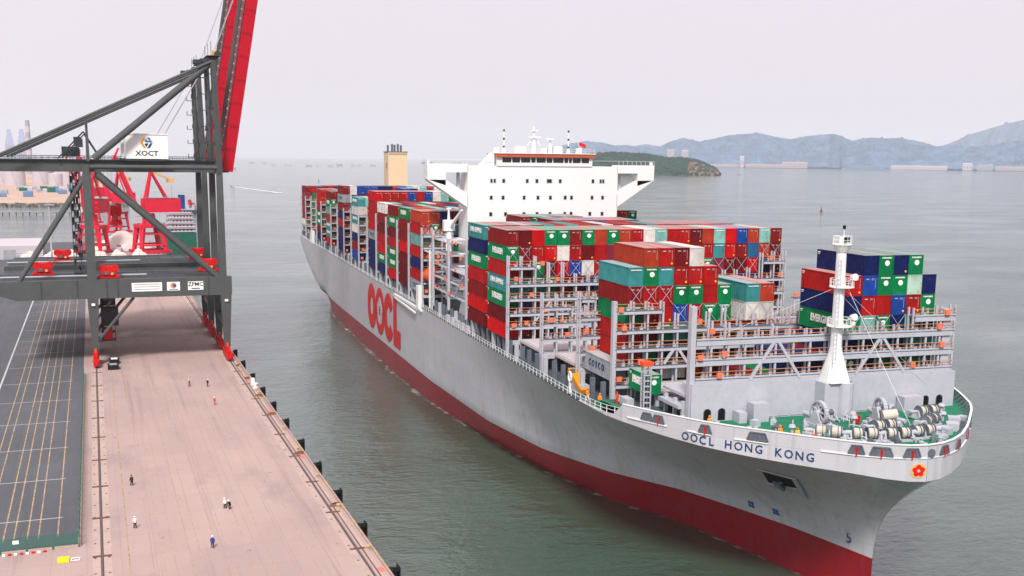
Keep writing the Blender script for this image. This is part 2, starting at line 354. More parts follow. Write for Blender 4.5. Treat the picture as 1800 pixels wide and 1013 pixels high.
for k in range(20): qsheet('bay_line', -15+22*k-.12, -15+22*k+.12, 107, 122.7, QZ+.015, white_line, yard)
for a, bb in ((84, 65.9), (48, 65.9), (8, 65.9), (-52, 65.9)): qsheet('red_mark', a-.9, a+.9, bb-.1, bb+.8, QZ+.013, mat('faded_red', (214, 120, 112), .8) if 'faded_red' not in MATS else MATS['faded_red'], quay)
# ---- fenders
fb = MB()
n_ = 14
prof = [(math.cos(PI*i/n_)*1.15, -math.sin(PI*i/n_)*1.5) for i in range(n_+1)]
fb.prism(prof, (0, 0, -3.0), (1, 0, 0), (0, 1, 0), (0, 0, 3.1))
fb.box((0, -1.55, -1.2), (2.0, .22, 3.4)); fb.box((-1.0, -1.0, .3), (.25, 1.1, .7)); fb.box((0, -.05, -1.5), (2.6, .1, 3.0))
f0 = fb.build('dock_fender', rubber); f0.hide_render = False
FA = [129, 111, 92, 74, 57, 39.5, 21.3, 3.9, -14, -32, -51.5]
FL = ['farthest', 'second farthest', 'third farthest', 'fourth farthest', 'fifth farthest', 'sixth farthest', 'fifth nearest', 'fourth nearest', 'third nearest', 'second nearest', 'nearest']
for i, a in enumerate(FA):
    o = f0 if i == 0 else link(f0.copy())
    o.scale = (.82, .85, .9); o.location = Q(a, EDGE-.26, QZ-.4); o.rotation_euler = (0, 0, QROT)
    tag(o, 'black rubber fender on the quay edge, %s from the camera' % FL[i] if 'near' not in FL[i] else 'black rubber fender on the quay edge, %s to the camera' % FL[i], 'fender', 'fenders along the quay edge')
# ---- bollards
bb_ = MB(); bb_.tube((0, 0, 0), (0, 0, .12), .55, 12); bb_.tube((0, 0, .12), (0, 0, .75), .27, 12, .24); bb_.tube((0, 0, .75), (0, 0, 1.0), .48, 12, .36)
p0 = bb_.build('bollard', mat('bollard_paint', (178, 160, 130), .6, var=.2, scale=2))
BA = [100, 66, 30, 13, -6, -24, -44]
for i, a in enumerate(BA):
    o = p0 if i == 0 else link(p0.copy())
    o.location = Q(a, EDGE+.95, QZ+.006); o.rotation_euler = (0, 0, QROT); o.scale = (.8,)*3
    tag(o, 'cream mushroom bollard at the quay edge, %s from the near end' % ORD[len(BA)-1-i], 'bollard', 'mooring bollards on the quay edge')
rc = MB()
for k in range(5):
    n2 = 16; R_ = .75-.07*k
    for i in range(n2):
        t0, t1 = 2*PI*i/n2, 2*PI*(i+1)/n2
        rc.tube((R_*math.cos(t0)*1.5, R_*math.sin(t0), .07+.05*k), (R_*math.cos(t1)*1.5, R_*math.sin(t1), .07+.05*k), .06, 5, cap=False)
c0 = rc.build('rope_coil', mat('old_rope', (128, 88, 62), .9, var=.3, scale=3))
CA = [106, 88, 66.5, 47, 13, -20]
for i, a in enumerate(CA):
    o = c0 if i == 0 else link(c0.copy()); o.location = Q(a-2.2, EDGE+.95, QZ+.006); o.rotation_euler = (0, 0, QROT+.4*i)
    tag(o, 'brown rope coil lying at the quay edge, %s from the near end' % ORD[len(CA)-1-i], 'rope', 'rope coils on the quay edge')
# ---- white locker by the edge, dark boxes at the crane foot, yellow tray
lk = empty('quay_locker', Q(78, 66.0, QZ+.01), QROT, 'small white locker with a low tray at the quay edge', 'locker')
ubox('body', (0, 0, .7), (1.8, .8, 1.4), white_paint, lk); ubox('lid', (0, 0, 1.44), (1.9, .9, .08), white_paint, lk); ubox('tray', (2.1, 0, .2), (1.6, .8, .4), concrete_pale, lk)
rk = empty('mooring_hook', Q(73.5, 65.95, QZ+.01), QROT, 'white quick release mooring hook on the quay edge', 'hook')
utube('base', (0, 0, 0), (0, 0, .3), .6, white_paint, rk); utube('post', (0, 0, .3), (0, 0, 1.1), .22, white_paint, rk); ubeam('hook_arm', (0, 0, 1), (.9, -.3, 1.2), .2, .2, white_paint, rk); ubeam('hook_arm', (0, 0, 1), (-.7, -.5, 1.3), .2, .2, white_paint, rk)
for i, (a, bb, sx, lab) in enumerate(((109.0, 97.4, 2.4, 'dark open box with grey lid nearest the crane foot'), (117.5, 97.0, 2.2, 'dark box with white lid behind the grey one at the crane foot'))):
    e = empty('equipment_box', Q(a, bb, QZ+.006), QROT, lab, 'box')
    ubox('body', (0, 0, .6), (sx+.9, sx+.3, 1.2), rubber, e); ubox('lid', (0, 0, 1.24), (sx*.8+.6, sx*.75, .08), far_grey if i == 0 else white_paint, e)
e = empty('yellow_tray', Q(-34.8, 106.5, QZ+.006), QROT, 'flat yellow steel tray lying beside the fence corner', 'tray')
ubox('tray', (0, 0, .12), (1.7, 1.5, .22), yellow_paint, e)
for d in ((-.75, 0), (.75, 0)): ubox('rim', (d[0], 0, .28), (.1, 1.5, .1), yellow_paint, e)
fr = MB()
for p, q in (((0, 0, .1), (0, 1.1, .1)), ((0, 1.1, .1), (1, 1.1, .1)), ((1, 1.1, .1), (1, 0, .1)), ((1, 0, .1), (0, 0, .1))): fr.tube(p, q, .07, 6)
fo = fr.build('barrier_frame', white_paint); fo.location = Q(-35.4, 104.4, QZ+.01); fo.rotation_euler = (0, 0, QROT); tag(fo, 'small white tubular frame beside the yellow tray', 'frame')
# ---- green fence at the corner of the yard
mesh_m = bpy.data.materials.new('fence_mesh'); mesh_m.use_nodes = True
nn = mesh_m.node_tree.nodes; LL = mesh_m.node_tree.links; tr = nn.new('ShaderNodeBsdfTransparent'); mxs = nn.new('ShaderNodeMixShader'); mxs.inputs[0].default_value = .3
nn['Principled BSDF'].inputs['Base Color'].default_value = lin((34, 108, 92))+(1,)
LL.new(tr.outputs[0], mxs.inputs[1]); LL.new(nn['Principled BSDF'].outputs[0], mxs.inputs[2]); LL.new(mxs.outputs[0], nn['Material Output'].inputs['Surface'])
fe = empty('mesh_fence', Q(-29.6, 104.5), QROT, 'green wire mesh fence round the yard corner on low concrete blocks', 'fence')
for k in range(5):                                            # short leg, parallel to the camera
    y = 3.4*k
    ubox('post', (0, y, 1.2), (.12, .12, 2.4), fence_green, fe)
    if k < 4: ubox('mesh_panel', (0, y+1.7, 1.25), (.03, 3.2, 2.0), mesh_m, fe); ubox('footing', (0, y+1.7, .2), (.4, 3.1, .38), concrete_pale, fe)
for k in range(1, 40):
    x = 3.4*k
    ubox('post', (x, 0, 1.2), (.12, .12, 2.4), fence_green, fe)
    ubox('mesh_panel', (x-1.7, 0, 1.25), (3.2, .03, 2.0), mesh_m, fe); ubox('footing', (x-1.7, 0, .2), (3.3, .35, .38), concrete_pale, fe)
sgn = ubox('sign', (-.06, 8.2, 1.6), (.03, .8, .5), white_paint, fe)
for k in range(12): ubox('footing_block', (-.7, 4.5+.75*k, .12), (.3, .42, .24), white_paint if k % 2 else bogie_red, fe)
# ---- far land across the basin, stone bank
land = MB()
def abpoly(b, pts, z0, z1):
    n = len(pts); vs = [Q(a, bb, z0) for a, bb in pts]+[Q(a, bb, z1) for a, bb in pts]
    b.add(vs, [tuple(range(n)), tuple(range(n, 2*n))]+[(i, (i+1) % n, n+(i+1) % n, n+i) for i in range(n)])
abpoly(land, [(1180, 62), (1175, 520), (2900, 900), (4800, 1200), (4700, 240), (2600, 120), (1900, 66)], -3, 4.0)
land = tag(land.build('far_land', tan), kind='structure')
st = MB()
for k in range(420):
    a = 1168+random.uniform(-9, 9); bb = 62+k*1.1; s = random.uniform(1.2, 3.2)
    st.box(Q(a, bb, .6+random.uniform(0, 2.4)), (s*1.4, s, s), rz=random.random()*3)
tag(st.build('stone_bank', stone), 'heaped grey boulders armouring the bank across the basin', 'boulders', kind='stuff')
# ---- hills
def ridge(name, crest, depth, seed, m_=hill_mat, cols=6):
    rnd = random.Random(seed); V = []; Fc = []; pts = []
    for (p, q) in zip(crest, crest[1:]):
        for k in range(cols): t = k/cols; pts.append(tuple(p[i]+(q[i]-p[i])*t for i in range(3)))
    pts.append(crest[-1]); NR = 18; cx, cyy = 196.7, -89.4
    for (x, y, z) in pts:
        d = Vector((x-cx, y-cyy, 0)).normalized(); ph = rnd.random()*6
        for j in range(NR+1):
            u = j/NR*2-1                                         # -1 near foot .. +1 far foot
            hgt = z*(1-abs(u)**1.25)+ (1-abs(u))*abs(u)*z*.35*math.sin(ph+u*9+x*.004+y*.003)
            hgt += (1-abs(u))*rnd.uniform(-1, 1)*z*.085 if 0 < j < NR and abs(u) > .02 else 0
            V.append((x+d.x*u*depth, y+d.y*u*depth, max(-4, hgt-4*abs(u)**8)))
    for i in range(len(pts)-1):
        for j in range(NR): a = i*(NR+1)+j; Fc.append((a, a+1, a+NR+2, a+NR+1))
    b = MB(); b.add(V, Fc); return tag(b.build(name, m_, smooth=True), kind='structure')
R1 = [(-10671,3672,154),(-10583,3916,214),(-10532,4051,238),(-10468,4212,223),(-10424,4320,196),(-10380,4426,203),(-10343,4510,192),(-10302,4604,212),(-10240,4740,189),(-10192,4842,246),(-10139,4953,276),(-10068,5097,243),(-10004,5221,272),(-9939,5344,307),(-9859,5490,322),(-9789,5615,329),(-9721,5731,299),(-9636,5874,272),(-9552,6011,306),(-9436,6193,324),(-9418,6219,326),(-9376,6283,303),(-9327,6356,261),(-9256,6460,287),(-9196,6546,293),(-9135,6632,283),(-9074,6716,292),(-8980,6841,263),(-8910,6933,237),(-8821,7048,189),(-8723,7170,121)]
R2 = [(-8538,5738,106),(-8459,5854,193),(-8378,5971,233),(-8295,6087,244),(-8209,6203,215),(-8095,6353,197),(-7981,6497,213),(-7893,6604,204),(-7807,6707,209),(-7680,6853,249),(-7634,6906,254),(-7547,7002,268),(-7428,7130,241),(-7306,7256,185)]
R3 = [(-12436,9729,239),(-12283,9923,330),(-12182,10048,419),(-12010,10255,507),(-11889,10396,565),(-11750,10554,615),(-11574,10748,656),(-11394,10941,619),(-11161,11180,477)]
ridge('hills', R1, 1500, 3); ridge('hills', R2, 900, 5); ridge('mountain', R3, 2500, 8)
shore = MB(); shore.add([(-8800, 4150, 3), (-8300, 4750, 3), (-7150, 6500, 3), (-6900, 7300, 3), (-8600, 8200, 3), (-10500, 6000, 3), (-10500, 3600, 3)], [(0, 1, 2, 3, 4, 5, 6)])
tag(shore.build('far_shore', tan), kind='structure')
# ---- wooded island
IS = [(-4221,1515,57),(-4200,1571,76),(-4177,1632,86),(-4148,1702,92),(-4126,1757,90),(-4097,1821,88),(-4078,1864,80),(-4048,1928,69),(-4028,1970,72),(-4002,2022,63),(-3981,2064,40),(-3967,2092,25),(-3959,2107,3)]
ridge('island', [(x, y, z*.9) for x, y, z in IS], 260, 12, forest, 5)
rkm = MB(); rr_ = random.Random(6)
for k in range(110):
    t = rr_.uniform(8.4, 11.4); i = int(t); f = t-i; x, y, z = (IS[i][q]+(IS[i+1][q]-IS[i][q])*f for q in range(3)); d = Vector((x-196.7, y+89.4, 0)).normalized(); u = rr_.uniform(-.95, -.3); hh = z*.9*(1-abs(u)**1.25); s_ = rr_.uniform(5, 13)
    rkm.box((x+d.x*u*262, y+d.y*u*262, hh), (s_*1.3, s_, s_*1.2), rz=rr_.random()*3)
tag(rkm.build('island_rock', rock), 'bare pinkish rock outcrops on the seaward tip of the island', 'rocks', kind='stuff')
tr_ = MB(); rnd = random.Random(4)
for k in range(5200):
    t = rnd.random()*(len(IS)-1); i = int(t); f = t-i
    x, y, z = (IS[i][q]+(IS[i+1][q]-IS[i][q])*f for q in range(3))
    d = Vector((x-196.7, y+89.4, 0)).normalized(); u = rnd.uniform(-.97, .5)
    hh = z*.9*(1-abs(u)**1.25)
    if 8.6 < t < 11.2 and -.75 < u < -.3 and rnd.random() < .5: continue       # bare rock at the seaward tip
    if hh < 7 and rnd.random() < .6: continue
    r = rnd.uniform(3.5, 8); c = Vector((x+d.x*u*260, y+d.y*u*260, hh+r*.3))
    vs = []
    for a, b2, h in ((0, 0, 1.1), (1, 0, .1), (.3, .95, 0), (-.8, .6, .2), (-.8, -.6, -.1), (.3, -.95, .15), (0, 0, -.7)):
        vs.append((c.x+a*r*rnd.uniform(.7, 1.2), c.y+b2*r*rnd.uniform(.7, 1.2), c.z+h*r*rnd.uniform(.7, 1.2)))
    tr_.add(vs, [(0, i2, i2 % 5+1) for i2 in range(1, 6)]+[(6, i2 % 5+1, i2) for i2 in range(1, 6)])
tag(tr_.build('island_woodland', forest), 'dark green woodland covering the island behind the bridge', 'woodland', kind='stuff')
# ---- haze
hz = MB(); hz.box((-12000, 0, 374), (30400, 34400, 752)); hz = hz.build('haze', mat('haze_surface', (255, 255, 255)))
hm = bpy.data.materials.new('haze'); hm.use_nodes = True; hn = hm.node_tree; hn.nodes.clear()
ho = hn.nodes.new('ShaderNodeOutputMaterial'); pv = hn.nodes.new('ShaderNodeVolumePrincipled')
pv.inputs['Color'].default_value = (.91, .94, 1, 1); pv.inputs['Density'].default_value = .000043; pv.inputs['Anisotropy'].default_value = 0.0
hn.links.new(pv.outputs['Volume'], ho.inputs['Volume'])
hz.data.materials.clear(); hz.data.materials.append(hm); tag(hz, 'pale sea haze filling the air', 'haze', kind='stuff')
# ================================================================== CONTAINER SHIP (bow towards +X, quay side is -Y)
ship = empty('container_ship', (0, 0, 0), 0, 'huge pale grey and red hulled container ship passing the quay', 'ship')
DECK, BASE, ROWP, TIER = 22.7, 26.0, 2.515, 2.9
FD = 23.95                                                   # forecastle deck
CURVE = [(40, 29.3), (46, 29.2), (50, 28.9), (54, 27.9), (57.2, 26.5), (62.2, 24), (66.6, 21.6), (70, 18.9), (73, 16.2), (76, 13.5), (78.4, 11.2), (81.4, 8), (83.5, 5), (84.7, 2.4), (85.1, .02)]
BW = [(-262, 24.5), (-230, 28), (-200, 29.4), (-100, 29.4), (-60, 28), (-26, 24.3), (0, 20.7), (22.4, 15.3), (32.6, 10.5), (41, 7.6), (51, 5.2), (63, 2.6), (75.3, .02)]
BR = [(-262, 27), (-230, 29.2), (-200, 29.4), (-60, 29.3), (-15.5, 27.6), (9.6, 24), (27, 17.8), (39, 11), (50, 6.9), (61, 3.4), (69, 1.5), (75.5, .02)]
ZK = [(40, 22.7), (47, 22.7), (54.7, 22.5), (60.4, 21.95), (67, 21.6), (72, 21.25), (76.4, 21.1), (81.3, 20.95), (84.2, 20.5), (85.1, 20.3)]
def zred(s): return 5.4+1.4*(s+260)/335
def bdeck(s): return interp([(-328, 28.6), (-300, 29.4), (40, 29.4)], s) if s < 40 else interp(CURVE, s)
def zlow(s): return max(-3, 15.0*((-258-s)/70)) if s < -258 else -3
GL = [0, .12, .25, .38, .5, .62, .74, .86, .94, 1.0]
def hull_column(w):
    """points from below the water to the knuckle; w<0 is metres aft of s=20, 0..1 runs to the stem"""
    pts = []
    if w <= 0:
        s = 20+w; zl = zlow(s); bd = bdeck(s)
        if s < -258:
            for z in [-3, 0, zred(s)]+[zred(s)+(DECK-zred(s))*g for g in GL[1:]]:
                z = max(z, zl); bb = bd-4.5*max(0, 1-(z-zl)/6)**2-3.2*max(0, 1-(z)/9)*(1 if z < 9 else 0)*.4
                pts.append((s, bb, z))
            return pts
        br, bw = interp(BR, s), interp(BW, s)
        pts = [(s, max(.02, bw-.3), -3), (s, bw, 0), (s, br, zred(s))]
        for g in GL[1:]: pts.append((s, br+(bd-br)*g**1.7, zred(s)+(DECK-zred(s))*g))
        return pts
    sw = 20+(75.3-20)*w; sr = 20+(75.5-20)*w; sk = 20+(85.1-20)*w
    zk = interp(ZK, sk); zr = zred(sr)
    pts = [(sw, interp(BW, sw), -3), (sw, interp(BW, sw), 0), (sr, interp(BR, sr), zr)]
    for g in GL[1:]:
        s = sr+(sk-sr)*g**2.2; pts.append((s, max(.02, interp(BR, sr)+(bdeck(sk)-interp(BR, sr))*g**1.75), zr+(zk-zr)*g))
    return pts
cols = [hull_column(-348+348*i/58) for i in range(59)]+[hull_column(i/44) for i in range(1, 45)]
NL = len(cols[0]); hb = MB(); V = []; Fh = []; MI = []
for c in cols:
    V += [(s, -b, z) for s, b, z in c]+[(s, b, z) for s, b, z in c]
for i in range(len(cols)-1):
    for side in (0, 1):
        for j in range(NL-1):
            a = i*2*NL+side*NL+j; d = a+2*NL
            Fh.append((a, a+1, d+1, d)); MI.append(1 if j < 2 else 0)
    a = i*2*NL; d = a+2*NL; Fh.append((a, d, d+NL, a+NL)); MI.append(0 if cols[i][0][0] < -262 else 1)     # bottom
Fh.append(tuple(range(0, NL))+tuple(range(2*NL-1, NL-1, -1))); MI.append(0)                             # transom
hb.v = V; hb.f = Fh; hb.mi = MI
hull = hb.build('hull', [hull_grey, hull_red], ship, smooth=True)
try: hull.data.set_sharp_from_angle(angle=math.radians(35))
except Exception: pass
# bow strake (vertical band above the knuckle) with its bulwark
def stk_pts():
    ps = []
    ss = [40+2*i for i in range(16)]+[70+1.0*i for i in range(12)]+[81.4, 82.2, 83, 83.5, 84, 84.4, 84.7, 84.95, 85.1]
    for s in sorted(set(ss)):
        ps.append((s, interp(CURVE, s)))
    return ps
SP = stk_pts(); BUL = 25.0
def ztop(s): return interp([(40, 22.72), (47, 22.9), (52.9, 23.2), (53.0, BUL), (90, BUL)], s)
sb = MB(); V = []; Fs = []
for s, b in SP:
    zk, zt = interp(ZK, s), ztop(s)
    for sg in (-1, 1): V += [(s, sg*b, zk), (s, sg*b, zt), (s-.12 if b < 8 else s, sg*max(.01, b-.22), zt), (s-.12 if b < 8 else s, sg*max(.01, b-.22), zk+.4)]
for i in range(len(SP)-1):
    for sd_ in (0, 1):
        a = i*8+sd_*4; d = a+8
        Fs += [(a, a+1, d+1, d), (a+1, a+2, d+2, d+1), (a+2, a+3, d+3, d+2)]
sb.add(V, Fs); strake = sb.build('bow_strake', hull_grey, ship)
cap = MB()
for (s, b), (s1, b1) in zip(SP, SP[1:]):
    if s >= 53:
        for sg in (-1, 1): cap.beam((s, sg*(b-.08), BUL+.06), (s1, sg*(b1-.08), BUL+.06), .3, .12)
cap.build('bulwark_cap', ship_white, strake)
rub = MB()                                                     # white rubbing bars below the fairleads
for s0, s1 in ((55, 61.5), (64.5, 67.6), (70.2, 73.6), (78.6, 85.1)):
    k0 = s0
    while k0 < s1-.01:
        k1 = min(s1, k0+.5)
        for sg in (-1, 1): rub.beam((k0, sg*(interp(CURVE, k0)+.07), 23.35), (k1, sg*(interp(CURVE, k1)+.07), 23.35), .18, .14)
        k0 = k1
rub.build('rubbing_bar', ship_white, strake)
def strake_frame(s, sgn):
    b0, b1 = interp(CURVE, s-.4), interp(CURVE, min(85.1, s+.4))
    tx = Vector((min(85.1, s+.4)-(s-.4), sgn*(b1-b0), 0)).normalized()          # forward tangent
    return Vector((s, sgn*interp(CURVE, s), 0)), tx
# fairleads: framed dark openings with a red rope in each
def fairlead(s, sgn, wdt, skew=.35, rope=True):
    o, tx = strake_frame(s, sgn); nrm = tx.cross(Vector((0, 0, 1)))*(-sgn)
    if nrm.dot(Vector((s-60, o.y*3, 0))) < 0: nrm = -nrm
    h = .5; z = 24.1; pl = [(-wdt/2-skew, -h), (wdt/2+skew, -h), (wdt/2-.1, h), (-wdt/2+.1, h)]
    b = MB(); b.prism(pl, o+Vector((0, 0, z))+nrm*.02, tx, (0, 0, 1), nrm*.05); f = b.build('fairlead', steel_dark, strake)
    fm = MB(); P = [o+Vector((0, 0, z))+nrm*.09+tx*x+Vector((0, 0, y)) for x, y in pl]
    for i in range(4): fm.beam(P[i], P[(i+1) % 4], .16, .16)
    for k in range(1, 4): fm.beam(P[0]+(P[1]-P[0])*k/4, P[3]+(P[2]-P[3])*k/4, .12, .1)
    fm.build('fairlead_roller', steel_dark, strake)
    if rope:
        rp = MB(); t = o+Vector((0, 0, z))+nrm*.16
        rp.tube(t+Vector((0, 0, .35)), t+Vector((0, 0, -.85)), .09, 6); rp.tube(t+tx*.18+Vector((0, 0, .2)), t+tx*.08+Vector((0, 0, -.6)), .07, 6); rp.build('fairlead_rope', rope_red, strake)
for s, sg, wd, rp in ((58.3, -1, 1.5, False), (60.1, -1, 1.5, True), (66.9, -1, 1.3, True), (72.5, -1, 2.2, False), (81.5, -1, 1.4, True), (83.2, -1, 2.2, True), (84.75, -1, 1.6, True), (84.5, 1, 1.3, True), (82.4, 1, 1.2, True), (78, 1, 1.4, True), (72.5, 1, 2.0, False)):
    fairlead(s, sg, wd, .3, rp)
ov = MB(); ov.tube((85.06, .45, 23.95), (85.22, .45, 23.95), .55, 16); ov.build('stem_hawse', steel_dark, strake)
# ship's name, letter by letter along the curved strake
NAME = 'OOCL  HONG  KONG'; s = 63.6; WID = {'O': 1.42, 'C': 1.3, 'L': 1.05, 'H': 1.35, 'N': 1.35, 'G': 1.4, 'K': 1.3, ' ': .62}
for ch in NAME:
    wdt = WID[ch]*1.0; o, tx = strake_frame(s, -1); ds = wdt*tx.x
    if ch != ' ':
        sm = s+ds/2; o, tx = strake_frame(sm, -1); nrm = tx.cross(Vector((0, 0, 1)))
        if nrm.y > 0: nrm = -nrm
        letters('name_letter', ch, navy_paint, 1.6, o+Vector((0, 0, interp([(63, 22.5), (78, 22.25)], sm)))+nrm*.05, tx, (0, 0, 1), strake, bold=.022, stretch=.95)
    s += ds
eo = Vector((84.92, -1.12, 21.75)); en = Vector((.986, -.164, 0)).normalized(); ex = Vector((-en.y, en.x, 0)); ez = Vector((0, 0, 1))
def edisc(name, cx, cz, r, rz_, d, m_, n=28):
    b = MB(); b.prism([(cx+r*math.cos(2*PI*i/n), cz+rz_*math.sin(2*PI*i/n)) for i in range(n)], eo-en*.16, ex, ez, en*d); b.build(name, m_, strake)
edisc('emblem_disc', 0, 0, 1.1, .95, .2, logo_gold)
for k in range(5): t = PI/2+2*PI*k/5; edisc('emblem_petal', .5*math.cos(t), .46*math.sin(t), .36, .34, .21+.002*k, logo_red, 14)
edisc('emblem_heart', 0, 0, .22, .2, .23, logo_gold, 12)
# huge hull lettering on the flat side: ring, ring with flower, open ring, foot
YS = -29.46
def ring(b, s0, z0, rx, rz, ix, iz, a0=0, a1=2*PI, n=40):
    for i in range(n):
        t0, t1 = a0+(a1-a0)*i/n, a0+(a1-a0)*(i+1)/n
        q = [(s0+rx*math.cos(t0), z0+rz*math.sin(t0)), (s0+rx*math.cos(t1), z0+rz*math.sin(t1)), (s0+ix*math.cos(t1), z0+iz*math.sin(t1)), (s0+ix*math.cos(t0), z0+iz*math.sin(t0))]
        b.prism(q, (0, YS, 0), (1, 0, 0), (0, 0, 1), (0, -.04, 0))
for s0, ix, iz, a0, a1 in ((-137.8, 2.5, 2.8, 0, 2*PI), (-124.4, 3.6, 4.2, 0, 2*PI), (-111.2, 2.7, 3.0, .55, 2*PI-.55)):
    lb = MB(); ring(lb, s0, 14.5, 7.0, 6.9, ix, iz, a0, a1); lb.build('hull_letter', logo_red, hull)
lb = MB(); lb.prism([(-104.2, 21.2), (-100, 21.2), (-100, 12.6), (-94.8, 12.6), (-94.8, 7.7), (-104.2, 7.7)], (0, YS, 0), (1, 0, 0), (0, 0, 1), (0, -.04, 0)); lb.build('hull_letter', logo_red, hull)
lb = MB()
for k in range(5):
    t = PI/2+2*PI*k/5; c = (-124.4+2.0*math.cos(t), 14.5+2.2*math.sin(t))
    lb.prism([(c[0]+2.0*math.cos(2*PI*i/16), c[1]+2.0*math.sin(2*PI*i/16)) for i in range(16)], (0, YS, 0), (1, 0, 0), (0, 0, 1), (0, -.05-.004*k, 0))
lb.build('flower_mark', hull_grey, hull)
lb = MB()
for k in range(5): t = PI/2+2*PI*k/5; lb.beam((-124.4, YS-.09, 14.5), (-124.4+1.3*math.cos(t), YS-.09, 14.5+1.5*math.sin(t)), .06, .22)
lb.build('flower_lines', black, hull)
# anchor pocket on the flare
def flare_pt(w, g):
    c = hull_column(w); j = 2; x = g*(len(GL)-1)
    zs = [p[2] for p in c[2:]]; z = zs[0]+(zs[-1]-zs[0])*g
    for a, b in zip(c[2:], c[3:]):
        if a[2] <= z <= b[2]+1e-6:
            f = (z-a[2])/(b[2]-a[2]+1e-9); return Vector((a[0]+(b[0]-a[0])*f, -(a[1]+(b[1]-a[1])*f), z))
    return Vector((c[-1][0], -c[-1][1], c[-1][2]))
def on_flare(name, quad, m_, off, parent, thick=.06):
    P = [flare_pt(*q) for q in quad]; nrm = (P[1]-P[0]).cross(P[3]-P[0]).normalized()
    if nrm.y > 0: nrm = -nrm
    P = [p+nrm*off for p in P]; b = MB(); b.add(P+[p+nrm*thick for p in P], [(3, 2, 1, 0), (4, 5, 6, 7), (0, 1, 5, 4), (1, 2, 6, 5), (2, 3, 7, 6), (3, 0, 4, 7)])
    return b.build(name, m_, parent)
on_flare('anchor_pocket', [(.744, .53), (.824, .58), (.832, .73), (.772, .75)], black, .05, hull)
on_flare('anchor_lip', [(.735, .49), (.826, .53), (.824, .585), (.744, .54)], ship_grey, .14, hull, .2)
on_flare('anchor_frame', [(.824, .47), (.835, .47), (.842, .75), (.832, .74)], ship_grey, .12, hull, .12)
on_flare('anchor_frame', [(.765, .75), (.842, .73), (.84, .75), (.765, .77)], ship_grey, .12, hull, .12)
an = MB(); c = flare_pt(.785, .58); an.beam(c+Vector((-1.2, -.5, .2)), c+Vector((1.3, -.35, -.5)), .5, .5); an.beam(c+Vector((-.9, -.5, -.5)), c+Vector((.9, -.4, .5)), .35, .4); an.build('anchor', steel_dark, hull)
for w0, g0 in ((.606, .1), (.69, .11)):
    p = flare_pt(w0, g0)
    th = MB(); n3 = (flare_pt(w0+.01, g0)-p).cross(flare_pt(w0, g0+.03)-p).normalized(); n3 = -n3 if n3.y > 0 else n3; tx = (flare_pt(w0+.01, g0)-p).normalized(); ty = n3.cross(tx)
    for k in range(4): t = PI/4+k*PI/2; cc = p+n3*.06+tx*math.cos(t)*.42+ty*math.sin(t)*.42; th.tube(cc, cc+n3*.05, .3, 10)
    th.build('thruster_mark', mark_blue, hull)
p = flare_pt(.93, .12); letters('bulb_mark', '5', navy_paint, 2.2, p+Vector((0, -.14, 0)), (flare_pt(.95, .12)-flare_pt(.92, .12)), (0, -.1, 1), hull)
# thin broken foam along the quay-side waterline
fo_ = MB(); V = []; fr_ = random.Random(3); ss_ = [-255+2.2*i for i in range(150)]
for s in ss_:
    b0 = interp(BW, s); V += [(s, -(b0-.3), .06), (s, -(b0+.5+fr_.random()*1.3), .06)]
fo_.add(V, [(2*i, 2*i+2, 2*i+3, 2*i+1) for i in range(len(ss_)-1)]); FOAM = fo_
# decks
dk = MB(); ring_ = [(s, -(bdeck(s)-.15)) for s in (-327.5, -300, -200, -100, 0, 40, 46)]
dk.add([(s, y, DECK-.05) for s, y in ring_]+[(s, -y, DECK-.05) for s, y in ring_[::-1]], [tuple(range(2*len(ring_)))]); dk.build('main_deck', deck_dark, ship)
fd = MB(); rg = [(46, 28.2)]+[(s-.1, max(.05, b-(.24 if s > 53 else 1.2))) for s, b in SP if s > 46]
fd.add([(s, -b, FD) for s, b in rg]+[(s, b, FD) for s, b in rg[::-1]], [tuple(range(2*len(rg)))]); fd.add([(46, -28.9, 22.6), (46, 28.9, 22.6), (46, 28.9, FD), (46, -28.9, FD)], [(0, 1, 2, 3)])
fd.build('forecastle_deck', deck_green, ship)
sdk = MB(); sdk.add([(46.2, -27.2, FD+.006), (52, -26.4, FD+.006), (56, -25.6, FD+.006), (62.4, -21.8, FD+.006), (62.4, 21.8, FD+.006), (46.2, 27.2, FD+.006)], [(0, 1, 2, 3, 4, 5)]); sdk.build('working_deck', deck_dark, ship)
# hatch coaming, long grey box below the boxes, with stanchions along the side
for s0, s1, t_ in ((-326, -250, 26), (-232, -72.5, 27.2), (-62, 12.5, 27.2), (13.5, 43.8, 23.6), (45.5, 61, 19.8)):
    ubox('hatch_coaming', ((s0+s1)/2, 0, DECK+1.45), (s1-s0, 2*t_-3, 2.9), deck_dark, ship)
for s0, s1, t_ in ((1.9, 15.8, 26.6), (17.4, 30.0, 25.2), (46, 60, 20.3)):
    hc = MB(); hc.box(((s0+s1)/2, 0, 25.75), (s1-s0, 2*t_, .45)); hco = hc.build('hatch_cover', hatch_pink, ship)
    nseg = 8
    for k in range(nseg):
        ubox('hatch_panel', ((s0+s1)/2, -t_+(k+.5)*2*t_/nseg, 26.05), (s1-s0-.8, 2*t_/nseg-.5, .22), hatch_pink, hco)
for i in range(100):                                           # container stanchions standing along the deck edge
    s = -322+3.72*i
    if s > 44 or -62 > s > -71.5: continue
    tt = 28.35 if s < 14 else interp([(14, 28.3), (46, 26.0)], s)
    ubox('stanchion', (s, -tt, DECK+1.6), (.55, .7, 3.3), ship_grey if i % 4 == 0 else steel_dark, ship)
rl = MB()                                                      # open rail along the quay-side deck edge
s = -326
